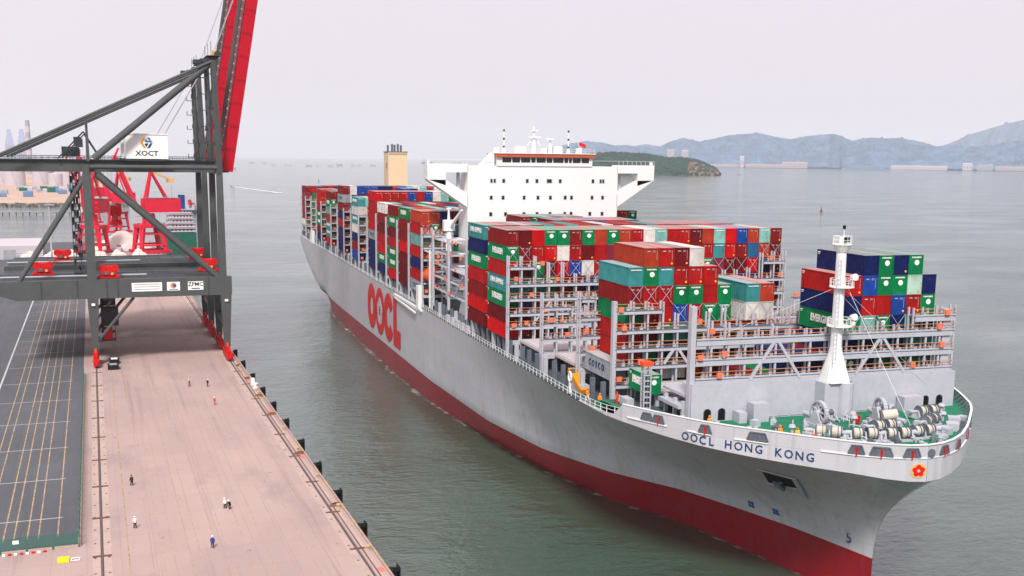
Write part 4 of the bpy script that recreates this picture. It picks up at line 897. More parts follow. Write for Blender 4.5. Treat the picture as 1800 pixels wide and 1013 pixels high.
# lifeboat hanging at the deckhouse
lbm = MB(); L_, n, m_ = 8.4, 14, 12; V = []
for i in range(n+1):
    u = i/n*2-1; r = (1-abs(u)**3.2)**.55; x = u*L_/2
    for j in range(m_):
        t = 2*PI*j/m_; V.append((x, 1.6*r*math.cos(t), 1.7*r*math.sin(t)*(1.0 if math.sin(t) < 0 else .85)))
lbm.add(V, [(i*m_+j, i*m_+(j+1) % m_, (i+1)*m_+(j+1) % m_, (i+1)*m_+j) for i in range(n) for j in range(m_)])
lbt = empty('lifeboat', (-69.0, -27.2, 30.9), 0, 'enclosed orange lifeboat hanging beside the white deckhouse', 'lifeboat')
lbm.build('hull', safety_orange, lbt, smooth=True); ubox('cabin', (2.0, 0, 1.5), (2.2, 1.6, 1.0), safety_orange, lbt); ubox('keel', (0, 0, -1.7), (6, .3, .3), ship_white, lbt)
for x in (-2.6, 2.6): utube('fall', (x, 0, 1.4), (x, 0, 5.8), .06, ship_white, lbt)
for x in (.2, -1.2): ubox('hatch', (x, -1.35, .7), (.6, .1, .4), black_glass, lbt)
# ================================================================== CONTAINERS
PAINT = {'r': ('red', (176, 26, 26)), 'b': ('maroon', (136, 24, 28)), 'd': ('dark-red', (112, 18, 24)), 'R': ('scarlet', (206, 14, 22)), 'o': ('orange-brown', (184, 62, 40)),
         'g': ('green', (0, 128, 74)), 't': ('teal', (64, 146, 148)), 'T': ('pale-teal', (140, 196, 188)), 'n': ('navy', (20, 34, 92)), 'B': ('blue', (28, 74, 160)),
         's': ('steel-blue', (44, 104, 150)), 'w': ('white', (228, 222, 216)), 'y': ('grey', (158, 164, 170)), 'p': ('plum', (140, 44, 64)), 'm': ('mint', (186, 214, 198)), 'k': ('greyish-teal', (112, 158, 154))}
CL, CW, CH = 12.19, 2.44, 2.87
def corrugated(b, p0, ux, L_, H, nr, depth, nrm, mi=0):
    """vertical-ribbed panel from p0 along ux, height H"""
    p0, ux, nrm = Vector(p0), Vector(ux), Vector(nrm); st = L_/nr; pr = []
    for k in range(nr): pr += [(k*st, 0), (k*st+.35*st, 0), (k*st+.5*st, -depth), (k*st+.85*st, -depth)]
    pr.append((L_, 0)); V = []
    for x, d in pr: V += [p0+ux*x+nrm*d, p0+ux*x+nrm*d+Vector((0, 0, H))]
    b.add(V, [(2*i, 2*i+2, 2*i+3, 2*i+1) for i in range(len(pr)-1)], mi)
def container_mesh(L_, nm):
    b = MB(); x0, x1, y0, y1, e = -L_/2, L_/2, -CW/2, CW/2, .035
    corrugated(b, (x0+.1, y0+e, .1), (1, 0, 0), L_-.2, CH-.2, 22 if L_ > 8 else 11, .05, (0, -1, 0))
    corrugated(b, (x0+.1, y1-e, .1), (1, 0, 0), L_-.2, CH-.2, 22 if L_ > 8 else 11, .05, (0, 1, 0))
    corrugated(b, (x1-e, y0+.1, .1), (0, 1, 0), CW-.2, CH-.2, 7, .06, (1, 0, 0)); corrugated(b, (x0+e, y0+.1, .1), (0, 1, 0), CW-.2, CH-.2, 7, .06, (-1, 0, 0))
    for x in (x0+.07, x1-.07):
        for y in (y0+.07, y1-.07): b.box((x, y, CH/2), (.14, .14, CH))
        for z in (.07, CH-.07): b.box((x, 0, z), (.13, CW-.28, .13))
    for y in (y0+.06, y1-.06):
        for z in (.07, CH-.06): b.box((0, y, z), (L_-.28, .11, .12))
    b.box((0, 0, .08), (L_-.3, CW-.3, .06))
    o = b.build(nm, cont_paint); me = o.data; bpy.data.objects.remove(o)
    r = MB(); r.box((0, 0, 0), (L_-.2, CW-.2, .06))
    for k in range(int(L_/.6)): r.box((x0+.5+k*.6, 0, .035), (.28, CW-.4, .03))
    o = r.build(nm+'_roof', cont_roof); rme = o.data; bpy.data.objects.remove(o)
    return me, rme
M40, R40 = container_mesh(CL, 'container'); M20, R20 = container_mesh(6.06, 'container_short')
_b = MB(); _b.tube((0, 0, 0), (.02, 0, 0), .4, 14); o = _b.build('disc', white_paint); DISC = o.data; bpy.data.objects.remove(o)
_b = MB(); _b.tube((0, 0, 0), (.02, 0, 0), .17, 8); o = _b.build('sticker', mat('sticker_yellow', (240, 176, 60), .5)); STICK = o.data; bpy.data.objects.remove(o)
_b = MB(); _b.box((.55, 0, 2.5), (.7, .01, .16)); _b.box((.5, 0, 2.25), (.5, .01, .1))
o = _b.build('serial_mark', white_paint); SERIAL = o.data; bpy.data.objects.remove(o)
_b = MB()
_b.box((0, .82, .35), (.03, .05, 1.5)); _b.box((0, -.5, .95), (.02, .5, .16)); _b.box((0, .35, 1.0), (.02, .45, .07)); _b.box((0, .35, .85), (.02, .45, .07))
o = _b.build('lock_rods', mat('galvanised', (186, 180, 176), .45, metal=.4)); RODS = o.data; bpy.data.objects.remove(o)
def placed(name, me, parent, loc):
    o = bpy.data.objects.new(name, me); link(o, parent); o.location = loc; return o
NCONT = 0; used = set(); STUFF = []
crnd = random.Random(21)
def container(front, t_edge, row, tier, key, label, short=False, side_text=False, front_logo=True, zoff=0.0):
    global NCONT
    NCONT += 1
    L_ = 6.06 if short else CL
    o = bpy.data.objects.new('container', M20 if short else M40); link(o)
    tc = t_edge-row*ROWP-ROWP/2
    o.location = (front-L_/2+crnd.uniform(-.06, .06), -tc, BASE+tier*TIER+zoff)
    word, rgb = PAINT[key]; j = crnd.uniform(.9, 1.1); o.color = tuple(min(1, c*j) for c in lin(rgb))+(1,)
    tag(o, label, 'container', 'shipping containers stacked on the ship')
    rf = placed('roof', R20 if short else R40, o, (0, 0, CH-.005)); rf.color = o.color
    if side_text:
        cm = placed('serial_mark', SERIAL, o, (-L_/2, -CW/2-.012, 0))
        if key == 'g': letters('lettering', 'EVERGREEN', white_paint, 1.5, (.4 if not short else 0, -CW/2-.012, 1.6), (1, 0, 0), (0, 0, 1), o, bold=.07, stretch=.85 if not short else .45)
        elif key == 't': letters('lettering', 'CHINA SHIPPING', white_paint, 1.35, (0, -CW/2-.012, 1.65), (1, 0, 0), (0, 0, 1), o, bold=.05, stretch=.85)
        elif key == 'y': letters('lettering', 'C O S C O', navy_paint, 1.35, (0, -CW/2-.012, 1.5), (1, 0, 0), (0, 0, 1), o, bold=.05, stretch=1.05)
    if front_logo:
        x = L_/2+.004
        if key == 'g': placed('emblem', DISC, o, (x, .1, 1.75)); letters('lettering', 'EVERGREEN', white_paint, .3, (x+.01, 0, 2.5), (0, 1, 0), (0, 0, 1), o, bold=.01)
        else:
            if crnd.random() < .45: placed('sticker', STICK, o, (x, .8, .5))
            if key in 'rbdRoB' and crnd.random() < .8:
                rd = placed('lock_rods', RODS, o, (x+.02, 0, 1.42))
            if key in 'tTk': letters('lettering', 'CHINA SHIPPING', white_paint, .24, (x+.01, 0, 2.45), (0, 1, 0), (0, 0, 1), o, bold=.01)
    return o
def tierword(k, top): 
    return 'top tier' if k == top else ('lowest tier' if k == 0 else '%s tier from top' % ORD[top-k])
def block(front, t_edge, stacks, phrase, side='quay', row0=0):
    """stacks: {row: 'keys from the top tier down' or (top, keys)}"""
    for row, (top, keys) in stacks.items():
        for i, k in enumerate(keys):
            if k in ' .': continue
            tier = top-i; used.add((round(front), row, tier))
            rn = row if side == 'quay' else 22-row
            lab = '%s container, %s, %s from %s side, %s' % (PAINT[k][0], tierword(tier, max(t for t, _ in stacks.values())), ORD[rn-row0], 'quay' if side == 'quay' else 'port', phrase)
            container(front, t_edge, row, tier, k, lab, side_text=(row == min(stacks) or k == 'y'))
ALL = 'rbdRoggtTnBswyrbdrbr'
def rk(n): return ''.join(crnd.choice(ALL) for _ in range(n))
# wide block ahead of the deckhouse (front at 0)
t6 = 'bdRggbgogorwTrrdoTRBoTb'; t5 = 'gbrRwrdrprrrrdrbrtRbsoP'.replace('P', 'd'); t4 = 'rdgdRBwrrdgrbrdrgpddR.b'
st_ = {r: (6, t6[r]+t5[r]+('' if r == 21 else t4[r])) for r in range(23)}
st_[0] = (6, 'bgrtgdR'); st_[1] = (6, 'dbdtBdb'); st_[2] = (6, 'Rrgtrwd'); st_[3] = (6, t6[3]+t5[3]+'dgt')
st_[21] = (6, t6[21]+t5[21]+'n'); st_[22] = (6, t6[22]+t5[22]+'b')
block(0, 28.9, st_, 'wide block before the deckhouse')
for r in range(3, 23):
    for k in range(0, 4 if r != 3 else 2): STUFF.append((0, 28.9, r, k, crnd.choice('dbrntg')))
# bay behind the wide block
st_ = {0: (6, 'tngrbRd'), 1: (6, 'o'), 2: (6, 'b'), 3: (6, 'y'), 4: (6, 'b')}
for r in range(15, 22): st_[r] = (6, 'bdrbrbd'[r-15])
block(-15.2, 28.9, st_, 'bay behind the wide block')
for r in range(5, 15): STUFF.append((-15.2, 28.9, r, 6, crnd.choice('rbotgwr')))
# two low bays against the deckhouse front
block(-45.6, 28.9, {r: (6, c) for r, c in zip(range(7, 13), ['b', 'g', 'k', 'n', 't', 'b'])}, 'bay nearest the deckhouse front')
block(-30.4, 28.9, {r: (6, c+'b') for r, c in zip(range(8, 16), 'dbrdBRrn')}, 'second bay before the deckhouse')
for r in range(16, 23): STUFF.append((-30.4, 28.9, r, 5, 'b')); STUFF.append((-45.6, 28.9, r, 5, 'r'))
# foremost quay-side block; outermost box is the long grey one
CT = 25.13
cs_ = {0: (0, 'y'), 1: (5, 'tbgrr'), 2: (6, 'ogrrdgt'), 3: (6, 'rtrrgnw'), 4: (6, 'drgBtdw'), 5: (6, 'wrgrgbr'), 6: (5, 'rrgdtr'), 7: (4, 'ggrdb'), 8: (2, 'ddb'), 9: (4, 'twdbn'), 10: (4, 'owdrb')}
block(42.7, CT, cs_, 'foremost quay-side block')
for r in range(11, 19): STUFF.append((42.7, CT, r, 0, crnd.choice('dbg'))); STUFF.append((42.7, CT, r, 1, crnd.choice('dbn')))
e20 = container(53.2, 24.05, 0, 0, 'g', 'short green container alone on the side deck behind the lattice post', short=True, side_text=True)
# foremost port-side block by the white mast: rows counted from its starboard edge
DT = -18.7+6*ROWP
ds = {0: (5, 'rngngt'), 1: (6, 'nBrTnng'), 2: (6, 'ggrgtgg'), 3: (6, 'ngBnngn'), 4: (6, 'gmrTtgg'), 5: (5, 'ngntgr')}
for row, (top, keys) in ds.items():
    for i, k in enumerate(keys):
        tier = top-i
        container(60.6, DT, row, tier, k, '%s container, %s, %s from mast side, foremost block beside the white mast' % (PAINT[k][0], tierword(tier, 6), ORD[row]), side_text=(row == 0 or (row == 1 and tier == 6)))
for r, k in ((-1, 0), (-1, 1), (-2, 0), (-2, 1), (-3, 0), (-4, 0), (-5, 0), (-3, 1)): STUFF.append((60.6, DT, r, k, crnd.choice('gndt')))
# aft of the deckhouse
AFT = [(-71.9, 6, 'orkrnry'), (-87.0, 6, 'gbbRddd'), (-102.0, 6, 'bgdrggR'), (-118.0, 6, 'wbdrRgn'), (-133.2, 7, 'RrrRynnn'), (-164.8, 6, 'twtwnbB'), (-195.6, 7, 'bybnrnnn'), (-227.0, 6, 'bgkrttr'), (-253.8, 6, 'rRpggdn'), (-304.2, 6, 'bppppwy')]
PH = ['first', 'second', 'third', 'fourth', 'fifth', 'sixth', 'seventh', 'eighth', 'ninth', 'last']
EX = {0: {1: (6, 'og'), 2: (6, 'nb'), 3: (6, 'dt'), 4: (6, 'b'), 5: (6, 'g'), 20: (6, 'r'), 21: (6, 'r'), 22: (6, 'g')},
      4: {1: (7, 'r'), 2: (7, 'r'), 3: (7, 'r'), 4: (7, 'Bb'), 5: (7, 'rb'), 6: (7, 'Bd'), 7: (7, 'wb'), 8: (7, 'Tk'), 9: (7, 'gg'), 10: (7, 'bw'), 11: (7, 'db')},
      5: {1: (6, 'Tw'), 2: (5, 't'), 3: (6, 'r'), 4: (6, 'B'), 5: (6, 'B'), 6: (7, 'B'), 7: (7, 'n')},
      6: {1: (7, 'ww'), 2: (7, 'Bd'), 3: (7, 'Bb'), 4: (7, 'B'), 5: (7, 'n'), 6: (7, 'n'), 7: (7, 'r'), 8: (7, 's'), 9: (7, 'T'), 10: (7, 'w'), 11: (7, 'T'), 12: (7, 'r'), 13: (7, 'w'), 14: (7, 'b'), 15: (7, 'n'), 16: (7, 'n'), 17: (7, 'n'), 18: (7, 'b')},
      7: {1: (6, 'bg'), 2: (6, 'w'), 3: (6, 'd')}, 8: {1: (6, 'Rr'), 2: (6, 'y')}, 9: {1: (6, 'rd'), 2: (6, 'sg')}}
for i, (fr_, top, keys) in enumerate(AFT):
    st_ = {0: (top, keys)}; st_.update(EX.get(i, {}))
    block(fr_, 28.9, st_, '%s full-width bay aft of deckhouse' % PH[i])
    for r in range(1, 23):
        if r not in st_: STUFF.append((fr_, 28.9, r, min(top, 6), crnd.choice('rbrowTgbn')))
        if r in (1, 2, 3) and i >= 4:
            for k in range(0, (st_[r][0]-len(st_[r][1])+1) if r in st_ else 6): STUFF.append((fr_, 28.9, r, k, crnd.choice('dbrntgy')))
        elif i == 0:
            for k in range(0, 6):
                if r in st_ and k > st_[r][0]-len(st_[r][1]): continue
                STUFF.append((fr_, 28.9, r, k, crnd.choice('dbrntg')))
for fr_ in (-149.0, -180.0, -211.2, -269, -288):               # bays whose outer row is empty
    for r in range(1, 23):
        tp = crnd.choice((5, 5, 6))
        STUFF.append((fr_, 28.9, r, tp, crnd.choice('rbrowTgbnB')))
        if r < 3:
            for k in range(tp): STUFF.append((fr_, 28.9, r, k, crnd.choice('dbrntg')))
# everything that cannot be picked out singly: one painted mass
sm = MB(); colr = []
for fr_, te, r, k, key in STUFF:
    if (round(fr_), r, k) in used: continue
    tc = te-r*ROWP-ROWP/2; n0 = len(sm.f); sm.box((fr_-CL/2, -tc, BASE+k*TIER+CH/2), (CL, CW, CH))
    j = crnd.uniform(.85, 1.1); colr += [tuple(min(1, c*j) for c in lin(PAINT[key][1]))+(1,)]*(len(sm.f)-n0)
so_ = sm.build('stacked_containers', cont_stuff); at_ = so_.data.attributes.new('paint', 'FLOAT_COLOR', 'FACE')
at_.data.foreach_set('color', [x for c in colr for x in c])
tag(so_, 'mass of stacked containers filling the inner rows of the bays', 'containers', kind='stuff')
# crossed lashing rods on the exposed ends
lr_ = MB()
def lash(s, t0, z0, wdt=2.3, h=2.9): lr_.tube((s, -t0, z0+h), (s+.1, -(t0-wdt), z0), .035, 5, cap=False); lr_.tube((s, -(t0-wdt), z0+h), (s+.1, -t0, z0), .035, 5, cap=False)
for r in range(23): lash(.12, 28.9-r*ROWP-.1, (40.4 if r in (0, 1, 21, 22) else 37.6))
for r in range(1, 11): lash(42.85, CT-r*ROWP-.1, 37.6 if r < 4 else 34.7)
for r in range(6): lash(60.75, DT-r*ROWP-.1, 34.7)
for r in range(2): lash(-71.7, 28.9-r*ROWP-.1, 40.4)
tag(lr_.build('lashing_rods', ship_grey, ship), kind='stuff')
# ================================================================== QUAY CRANES
splice_red = mat('splice_red', (150, 8, 32), .5); splice_grey = mat('splice_grey', (66, 69, 70), .5)
def quay_crane(a0, label):
    """local frame: x along the quay away from the camera, y landward from the sea rail, z up from the quay"""
    root = empty('quay_crane', Q(a0, 67.65), QROT, label, 'crane', 'grey and red quay cranes')
    LY, DX = 33.8, 20.0
    for x in (0, DX):
        for y in (0, LY):
            b = MB(); b.beam((x, y, 3.4), (x, y, 17.7), 1.3, 1.5, w2=2.6, h2=2.8); lg = b.build('lower_leg', crane_grey, root)
            ubox('floodlight', (x-1.45, y, 16.2), (.35, .9, .6), white_paint, lg); utube('warning_lamp', (x-.9, y, 3.5), (x-.9, y, 4.5), .3, safety_orange, lg)
            b = MB()
            for k in range(4):
                xx = x+(-4.2+2.8*k)
                b.box((xx, y, 1.35), (2.5, 1.5, 1.6)); b.box((xx, y, 2.3), (1.4, 1.2, .6))
            for k in (-1, 1): b.box((x+2.8*k, y, 2.75), (4.4, .8, .55))
            b.box((x, y, 3.25), (3.4, 1.0, .5)); b.box((x-5.8, y, 1.2), (.9, .7, .7)); b = b.build('bogie', bogie_red, root)
            for k in range(4):
                for d in (-.55, .55): utube('wheel', (x-4.2+2.8*k+d, y-.25, .5), (x-4.2+2.8*k+d, y+.25, .5), .42, steel_dark, b)
        b = MB(); b.prism([(-1.6, 17.7), (52, 17.7), (57.5, 19.6), (57.5, 22.6), (-1.6, 22.6)], (x-1.1, 0, 0), (0, 1, 0), (0, 0, 1), (2.2, 0, 0)); pb_ = b.build('portal_beam', crane_grey, root)
        for y in (4.5, 27.5, 30.2, 37.4, 46): ubox('splice_plate', (x, y, 20.15), (2.24, .5, 4.7), splice_grey, pb_)
        for y, t in ((LY, 50), (0.6, 50)):
            b = MB(); b.beam((x, y, 22.6), (x, y, t), 1.6, 1.9, w2=1.3, h2=1.6) if y < 5 else b.beam((x, y, 22.6), (x, y, t), 2.0, 2.3, w2=1.7, h2=2.0); b.build('upper_leg', crane_grey, root)
        b = MB(); b.tube((x, 31.3, 49.6), (x, 1.8, 22.4), .8, 12); b.build('diagonal_brace', crane_grey, root)
        b = MB(); b.tube((x, 34.3, 48.8), (x, 51.2, 22.5), .6, 12); b.build('diagonal_brace', crane_grey, root)
        b = MB(); b.tube((x, 33.2, 6.2), (x, 23.7, 17.6), .42, 10); b.build('knee_brace', crane_grey, root)
        b = MB(); b.tube((x, 1, 51.6), (x, LY-1, 51.6), .55, 12); b.build('tie_tube', crane_grey, root)
        b = MB(); b.beam((x, .7, 50), (x+(1 if x == 0 else -1), 1.2, 79.4), 1.3, 1.6, w2=1.0, h2=1.3); af = b.build('frame_leg', crane_grey, root)
        for k in range(6):
            z = 54+4.4*k; xo = (2 if x == 0 else -2)*(z-50)/29.4
            ubox('landing', (x+xo, 2.6, z), (2.0, 1.8, .12), crane_dark, af); ubox('landing_rail', (x+xo, 3.4, z+.6), (2.0, .08, 1.1), crane_dark, af)
        b = MB(); b.tube((x, 31.8, 53.6), (x+(2 if x == 0 else -2), 1.9, 78.6), .85, 12); b.build('frame_strut', crane_grey, root)
        b = MB()
        b.tube((x+(1 if x == 0 else -1), 1.2, 79.3), (x+(1 if x == 0 else -1), 55, 54.0), .34, 8)
        b.build('back_stay', crane_grey, root)
        b = MB(); b.beam((x+3 if x == 0 else x-3, 33.2, 53), (x+3 if x == 0 else x-3, 33.2, 64), .9, .9, w2=.5, h2=.5); b.build('stay_post', crane_grey, root)
    # platform between the portals: plated deck with studs and rails
    pf = MB(); pf.box((15.1, 28, 22.2), (30.0, 57.0, .5)); pf = pf.build('platform', crane_dark, root)
    for k in range(7): ubox('deck_strake', (2.2+4.2*k, 28, 22.52), (3.9, 56.6, .12), crane_dark, pf)
    for i in range(14):
        for k in (1.0, 6.4, 10.6, 14.8, 19, 23, 28): ubox('deck_socket', (k, 1.5+4.1*i, 22.62), (.3, .4, .12), crane_grey, pf)
    b = MB()
    for i in range(24): b.box((29.9, 2.4*i, 23.1), (.08, .08, 1.2))
    for h in (22.9, 23.7): b.beam((29.9, 0, h), (29.9, 56, h), .07, .07)
    b.build('platform_rail', crane_dark, pf)
    b = MB(); b.tube((5.5, 20, 23.1), (5.5, 57, 23.1), .22, 8); b.build('cable_pipe', ship_grey, pf)
    # sill beams, girders, cross beams
    for y in (0, LY): b = MB(); b.beam((0, y, 9.5), (DX, y, 9.5), 1.1, 1.5); b.beam((1, y, 9.8), (10, y, 16.8), .5, .5); b.beam((19, y, 9.8), (10, y, 16.8), .5, .5); b.build('sill_beam', crane_grey, root)
    for x in (6, 14):
        b = MB(); b.box((x, 28, 51.7), (1.5, 61, 2.9)); gd = b.build('girder', crane_grey, root)
        b = MB(); sgn = -1 if x < 10 else 1
        for i in range(36): b.box((x+sgn*1.3, -1.5+1.7*i, 53.8), (.06, .06, 1.1))
        for h in (53.8, 54.3): b.beam((x+sgn*1.3, -2, h), (x+sgn*1.3, 58.5, h), .06, .06)
        b.box((x+sgn*.9, 28, 53.2), (1.1, 60.5, .1)); b.build('girder_walkway', crane_dark, gd)
    for y in (0.6, LY, 57): b = MB(); b.box((DX/2, y, 50.9), (DX, 1.6, 2.0)); b.build('cross_beam', crane_grey, root)
    b = MB(); b.box((DX/2, 1.2, 79.6), (17, 2.2, 1.5)); b.box((DX/2, 1.0, 80.6), (18.5, 3.4, .15)); tb = b.build('frame_head', crane_dark, root)
    for x in (3, 6, 14, 17): utube('sheave', (x, -.3, 81.2), (x+.4, -.3, 81.2), .9, crane_dark, tb)
    for x in (2, 10, 18): utube('lightning_rod', (x, 1.5, 80.6), (x, 1.5, 84.4), .07, crane_dark, tb)
    ubox('amber_unit', (4.5, .5, 81.6), (1.0, 1.0, 1.2), mat('amber_unit', (220, 170, 60)) if 'amber_unit' not in MATS else MATS['amber_unit'], tb)
    b = MB()
    for x, y, h in ((3.8, 3.5, .6), (3.8, 5.2, .9), (15, 4.0, .6)): b.box((x, y, 80.0-h), (3.5, 1.6, 1.0))
    b.build('sheave_gallery', crane_dark, tb)
    # machinery house with the terminal's sign
    b = MB(); b.box((10, 18.6, 56.9), (14, 10.6, 6.3)); mh = b.build('machinery_house', white_paint, root)
    ubox('house_roof', (10, 18.6, 60.15), (14.4, 11, .25), white_paint, mh); ubox('house_base', (10, 18.6, 53.4), (14.6, 11.4, .5), crane_dark, mh)
    X0 = 2.96
    letters('sign_lettering', 'XOCT', black, 1.75, (X0, 18.6, 55.1), (0, -1, 0), (0, 0, 1), mh, bold=.03, stretch=1.15)
    for k, (m_, pl) in enumerate(((MATS['sign_orange'] if 'sign_orange' in MATS else mat('sign_orange', (236, 140, 40)), [(1.6, 0), (.75, 1.35), (.15, 1.35), (1.0, 0)]), (MATS['sign_orange'] if 'sign_orange' in MATS else None, [(1.6, 0), (.75, -1.35), (.15, -1.35), (1.0, 0)]),
                                  (mark_blue, [(-.1, 1.35), (-.75, 1.35), (-1.2, .6), (-.6, .6)]), (mark_blue, [(.55, .35), (.1, 1.1), (-.3, .5), (-1.55, .45), (-1.3, .1), (-.1, .1)]), (navy_paint, [(-.1, -1.35), (-.75, -1.35), (-1.5, -.1), (-.9, -.1)]), (navy_paint, [(.55, -.35), (.1, -1.1), (-.5, -.2), (.1, -.1)]))):
        b = MB(); b.prism(pl, (X0, 18.6, 57.9), (0, 1, 0), (0, 0, 1), (-.03, 0, 0)); b.build('sign_emblem', m_ or MATS['sign_orange'], mh)
    b = MB(); b.box((9, 37.5, 55.4), (6, 4, 2.6)); b.box((9, 35.5, 58.0), (4, 2, 2.4)); b.beam((4, 40.5, 53.6), (4, 34, 60.5), .35, .35); b.beam((4, 30, 53.6), (4, 34, 60.5), .35, .35); b.build('winch_gallery', crane_dark, root)
    # stair tower up the landside leg
    b = MB()
    for k in range(15):
        z = 23+1.85*k; b.box((16.5, LY+3.4, z), (3.4, 2.0, .12)); b.beam((15, LY+3.4+(.6 if k % 2 else -.6), z), (18, LY+3.4+(.6 if k % 2 else -.6), z+1.85), .5, .12)
        b.box((14.9, LY+4.3, z+.6), (.08, .08, 1.2)); b.box((18.1, LY+4.3, z+.6), (.08, .08, 1.2)); b.beam((14.9, LY+4.3, z+1.1), (18.1, LY+4.3, z+1.1), .06, .06)
    for dx, dy in ((14.9, 2.5), (18.1, 2.5), (14.9, 4.3), (18.1, 4.3)): b.box((dx, LY+dy, 36.5), (.14, .14, 28))
    b.build('stair_tower', crane_dark, root)
    b = MB()
    for k in range(6): b.box((17.0, LY-3.6, 4+2.2*k), (4, 3.6, .12)); b.beam((15.4, LY-2.2, 4+2.2*k), (18.8, LY-2.2, 6.2+2.2*k), .7, .1)
    for dx in (15.1, 18.9): b.box((dx, LY-1.9, 10), (.12, .12, 13)); b.box((dx, LY-5.3, 10), (.12, .12, 13))
    b.box((14.0, LY-4, 11), (3.5, 4.5, 5)); b.build('access_stairs', crane_dark, root)
    b = MB(); b.box((12, LY-3.4, 6.5), (3, 2.2, 3)); b.build('cable_reel_house', bogie_red, root)
    # raised boom
    ang = math.radians(80); dirb = Vector((0, -math.cos(ang), math.sin(ang))); nb = Vector((0, math.sin(ang), math.cos(ang)))
    hinge = Vector((0, -2.2, 52.0))
    for x in (5.2, 14.8):
        b = MB(); o_ = hinge+Vector((x, 0, 0))
        b.prism([(-1.5, -1.4), (1.4, -1.4), (1.4, 64), (-1.5, 66)], o_-Vector((.65, 0, 0)), nb, dirb, (1.3, 0, 0)); bo = b.build('boom_girder', crane_red, root)
        b = MB()
        for k in range(30): q0 = o_+dirb*(2+2.0*k)+nb*2.1; b.beam(q0, q0-nb*.7, .06, .06)
        for d in (1.5, 2.1): b.beam(o_+dirb*1+nb*d, o_+dirb*62+nb*d, .07, .07)
        b.build('boom_walkway', crane_red, bo)
        b = MB(); b.beam(o_+dirb*4+nb*1.9+Vector((1.2 if x < 10 else -1.2, 0, 0)), o_+dirb*60+nb*1.9+Vector((1.2 if x < 10 else -1.2, 0, 0)), .5, .5); b.build('boom_rail', steel_dark, bo)
        for k in range(10):
            q0 = o_+dirb*(4.5+6.2*k)-nb*.05; b = MB(); b.prism([(-1.42, -.35), (1.32, -.35), (1.32, .35), (-1.42, .35)], q0-Vector((.69, 0, 0)), nb, dirb, (1.38, 0, 0)); b.build('splice_plate', splice_red, bo)
        b = MB()
        for k in range(24): q0 = o_+dirb*(3+2.4*k)+nb*2.3; b.beam(q0, q0+dirb*.35, .3, .3)
        b.build('boom_lamp', logo_gold, bo)
    for k in range(9):
        q0 = hinge+dirb*(1.5+7.4*k); b = MB(); b.beam(q0+Vector((5.2, 0, 0)), q0+Vector((14.8, 0, 0)), .9, 1.0); b.build('boom_tie', crane_red, root)
    b = MB(); q0 = hinge+dirb*10+nb*2.6
    for x in (8.2, 11.8): b.beam(q0+Vector((x, 0, 0)), hinge+dirb*62+nb*2.6+Vector((x, 0, 0)), .45, .45)
    b.build('fore_stay', crane_grey, root)
    b = MB()
    for x in (8, 9.5, 12): b.tube((x, .4, 81.2), hinge+dirb*58+nb*1.5+Vector((x, 0, 0)), .05, 5, cap=False)
    for x in (5, 7, 9): b.tube((x, 2, 79.6), (x, 14, 59.8), .045, 5, cap=False)
    b.build('hoist_rope', ship_grey, root)
    # plates on the portal beam
    if a0 < 130:
        for y, w_, tx in ((20.3, 7.6, None), (13.6, 3.3, 'logo'), (7.9, 4.0, 'ZPMC')):
            pl_ = MB(); pl_.box((-1.13, y, 20.4), (.05, w_, 2.3)); pl_ = pl_.build('sign_plate', white_paint, root)
            if tx == 'ZPMC': letters('sign_lettering', 'ZPMC', black, 1.5, (-1.17, y, 20.75), (0, -1, 0), (0, 0, 1), pl_, bold=.02); ubox('sign_line', (-1.16, y, 19.65), (.02, 2.2, .25), black, pl_)
            elif tx == 'logo':
                b = MB(); b.tube((-1.16, y, 20.6), (-1.19, y, 20.6), .78, 16); b.build('sign_emblem', MATS['sign_orange'], pl_); b = MB(); b.tube((-1.19, y-.25, 20.6), (-1.22, y-.25, 20.6), .52, 14); b.build('sign_emblem', mark_blue, pl_); ubox('sign_line', (-1.16, y, 19.55), (.02, 2.2, .22), mark_blue, pl_)
            else:
                for z in (21.1, 20.45, 19.8): ubox('sign_line', (-1.16, y, z), (.02, 6.4, .2), far_grey, pl_)
    return root
quay_crane(116, 'nearer quay crane, grey legs and raised red boom, white sign house')
quay_crane(159, 'farther quay crane standing directly behind the nearer one, red boom raised')
# ---- red spreaders parked on the platforms, one hanging
def spreader(loc, rz, label, hang=0, dark=False):
    rm_ = bogie_red
    e = empty('container_spreader', loc, rz, label, 'spreader', 'red container spreaders on the cranes')
    b = MB(); b.box((0, 0, .55), (1.9, 4.8, .7)); b.box((0, 0, 1.5), (2.6, 3.2, 1.2)); b.box((0, 0, .12), (2.2, 5.8, .24)); b.build('frame', rm_, e)
    for y in (-1.6, 1.6):
        for x in (-.9, .9): utube('sheave', (x-.25, y, 2.5), (x+.25, y, 2.5), .95, rm_, e, 14)
    b = MB(); b.box((0, 0, 2.4), (1.4, 1.4, 1.2)); b.tube((0, -1.2, 2.9), (0, 1.2, 2.9), .5, 10); b.build('head_block', rm_, e)
    for y in (-2.4, 2.4): ubox('flipper', (0, y, .3), (2.5, .5, .6), bogie_red, e)
    ubox('hydraulic_unit', (-1.2, .6, 1.4), (.5, .9, .8), steel_dark, e); ubox('hydraulic_unit', (-1.2, -.8, 1.2), (.5, .6, .6), logo_gold, e)
    if hang:
        for y in (-1.6, 1.6): utube('hoist_rope', (0, y, 3.2), (0, y, hang), .06, steel_dark, e, 6)
    return e
spreader(Q(118.4, 97.2, QZ+22.7), QROT, 'red spreader nearest the camera, right of the landside leg')
spreader(Q(131, 113.6, QZ+22.7), QROT, 'red spreader left of the landside leg behind the diagonal tube')
spreader(Q(172, 109.6, QZ+22.7), QROT, 'farther red spreader behind the left hand one')
spreader(Q(131.5, 70.6, QZ+22.7), QROT, 'dim red spreader at the foot of the seaside leg')
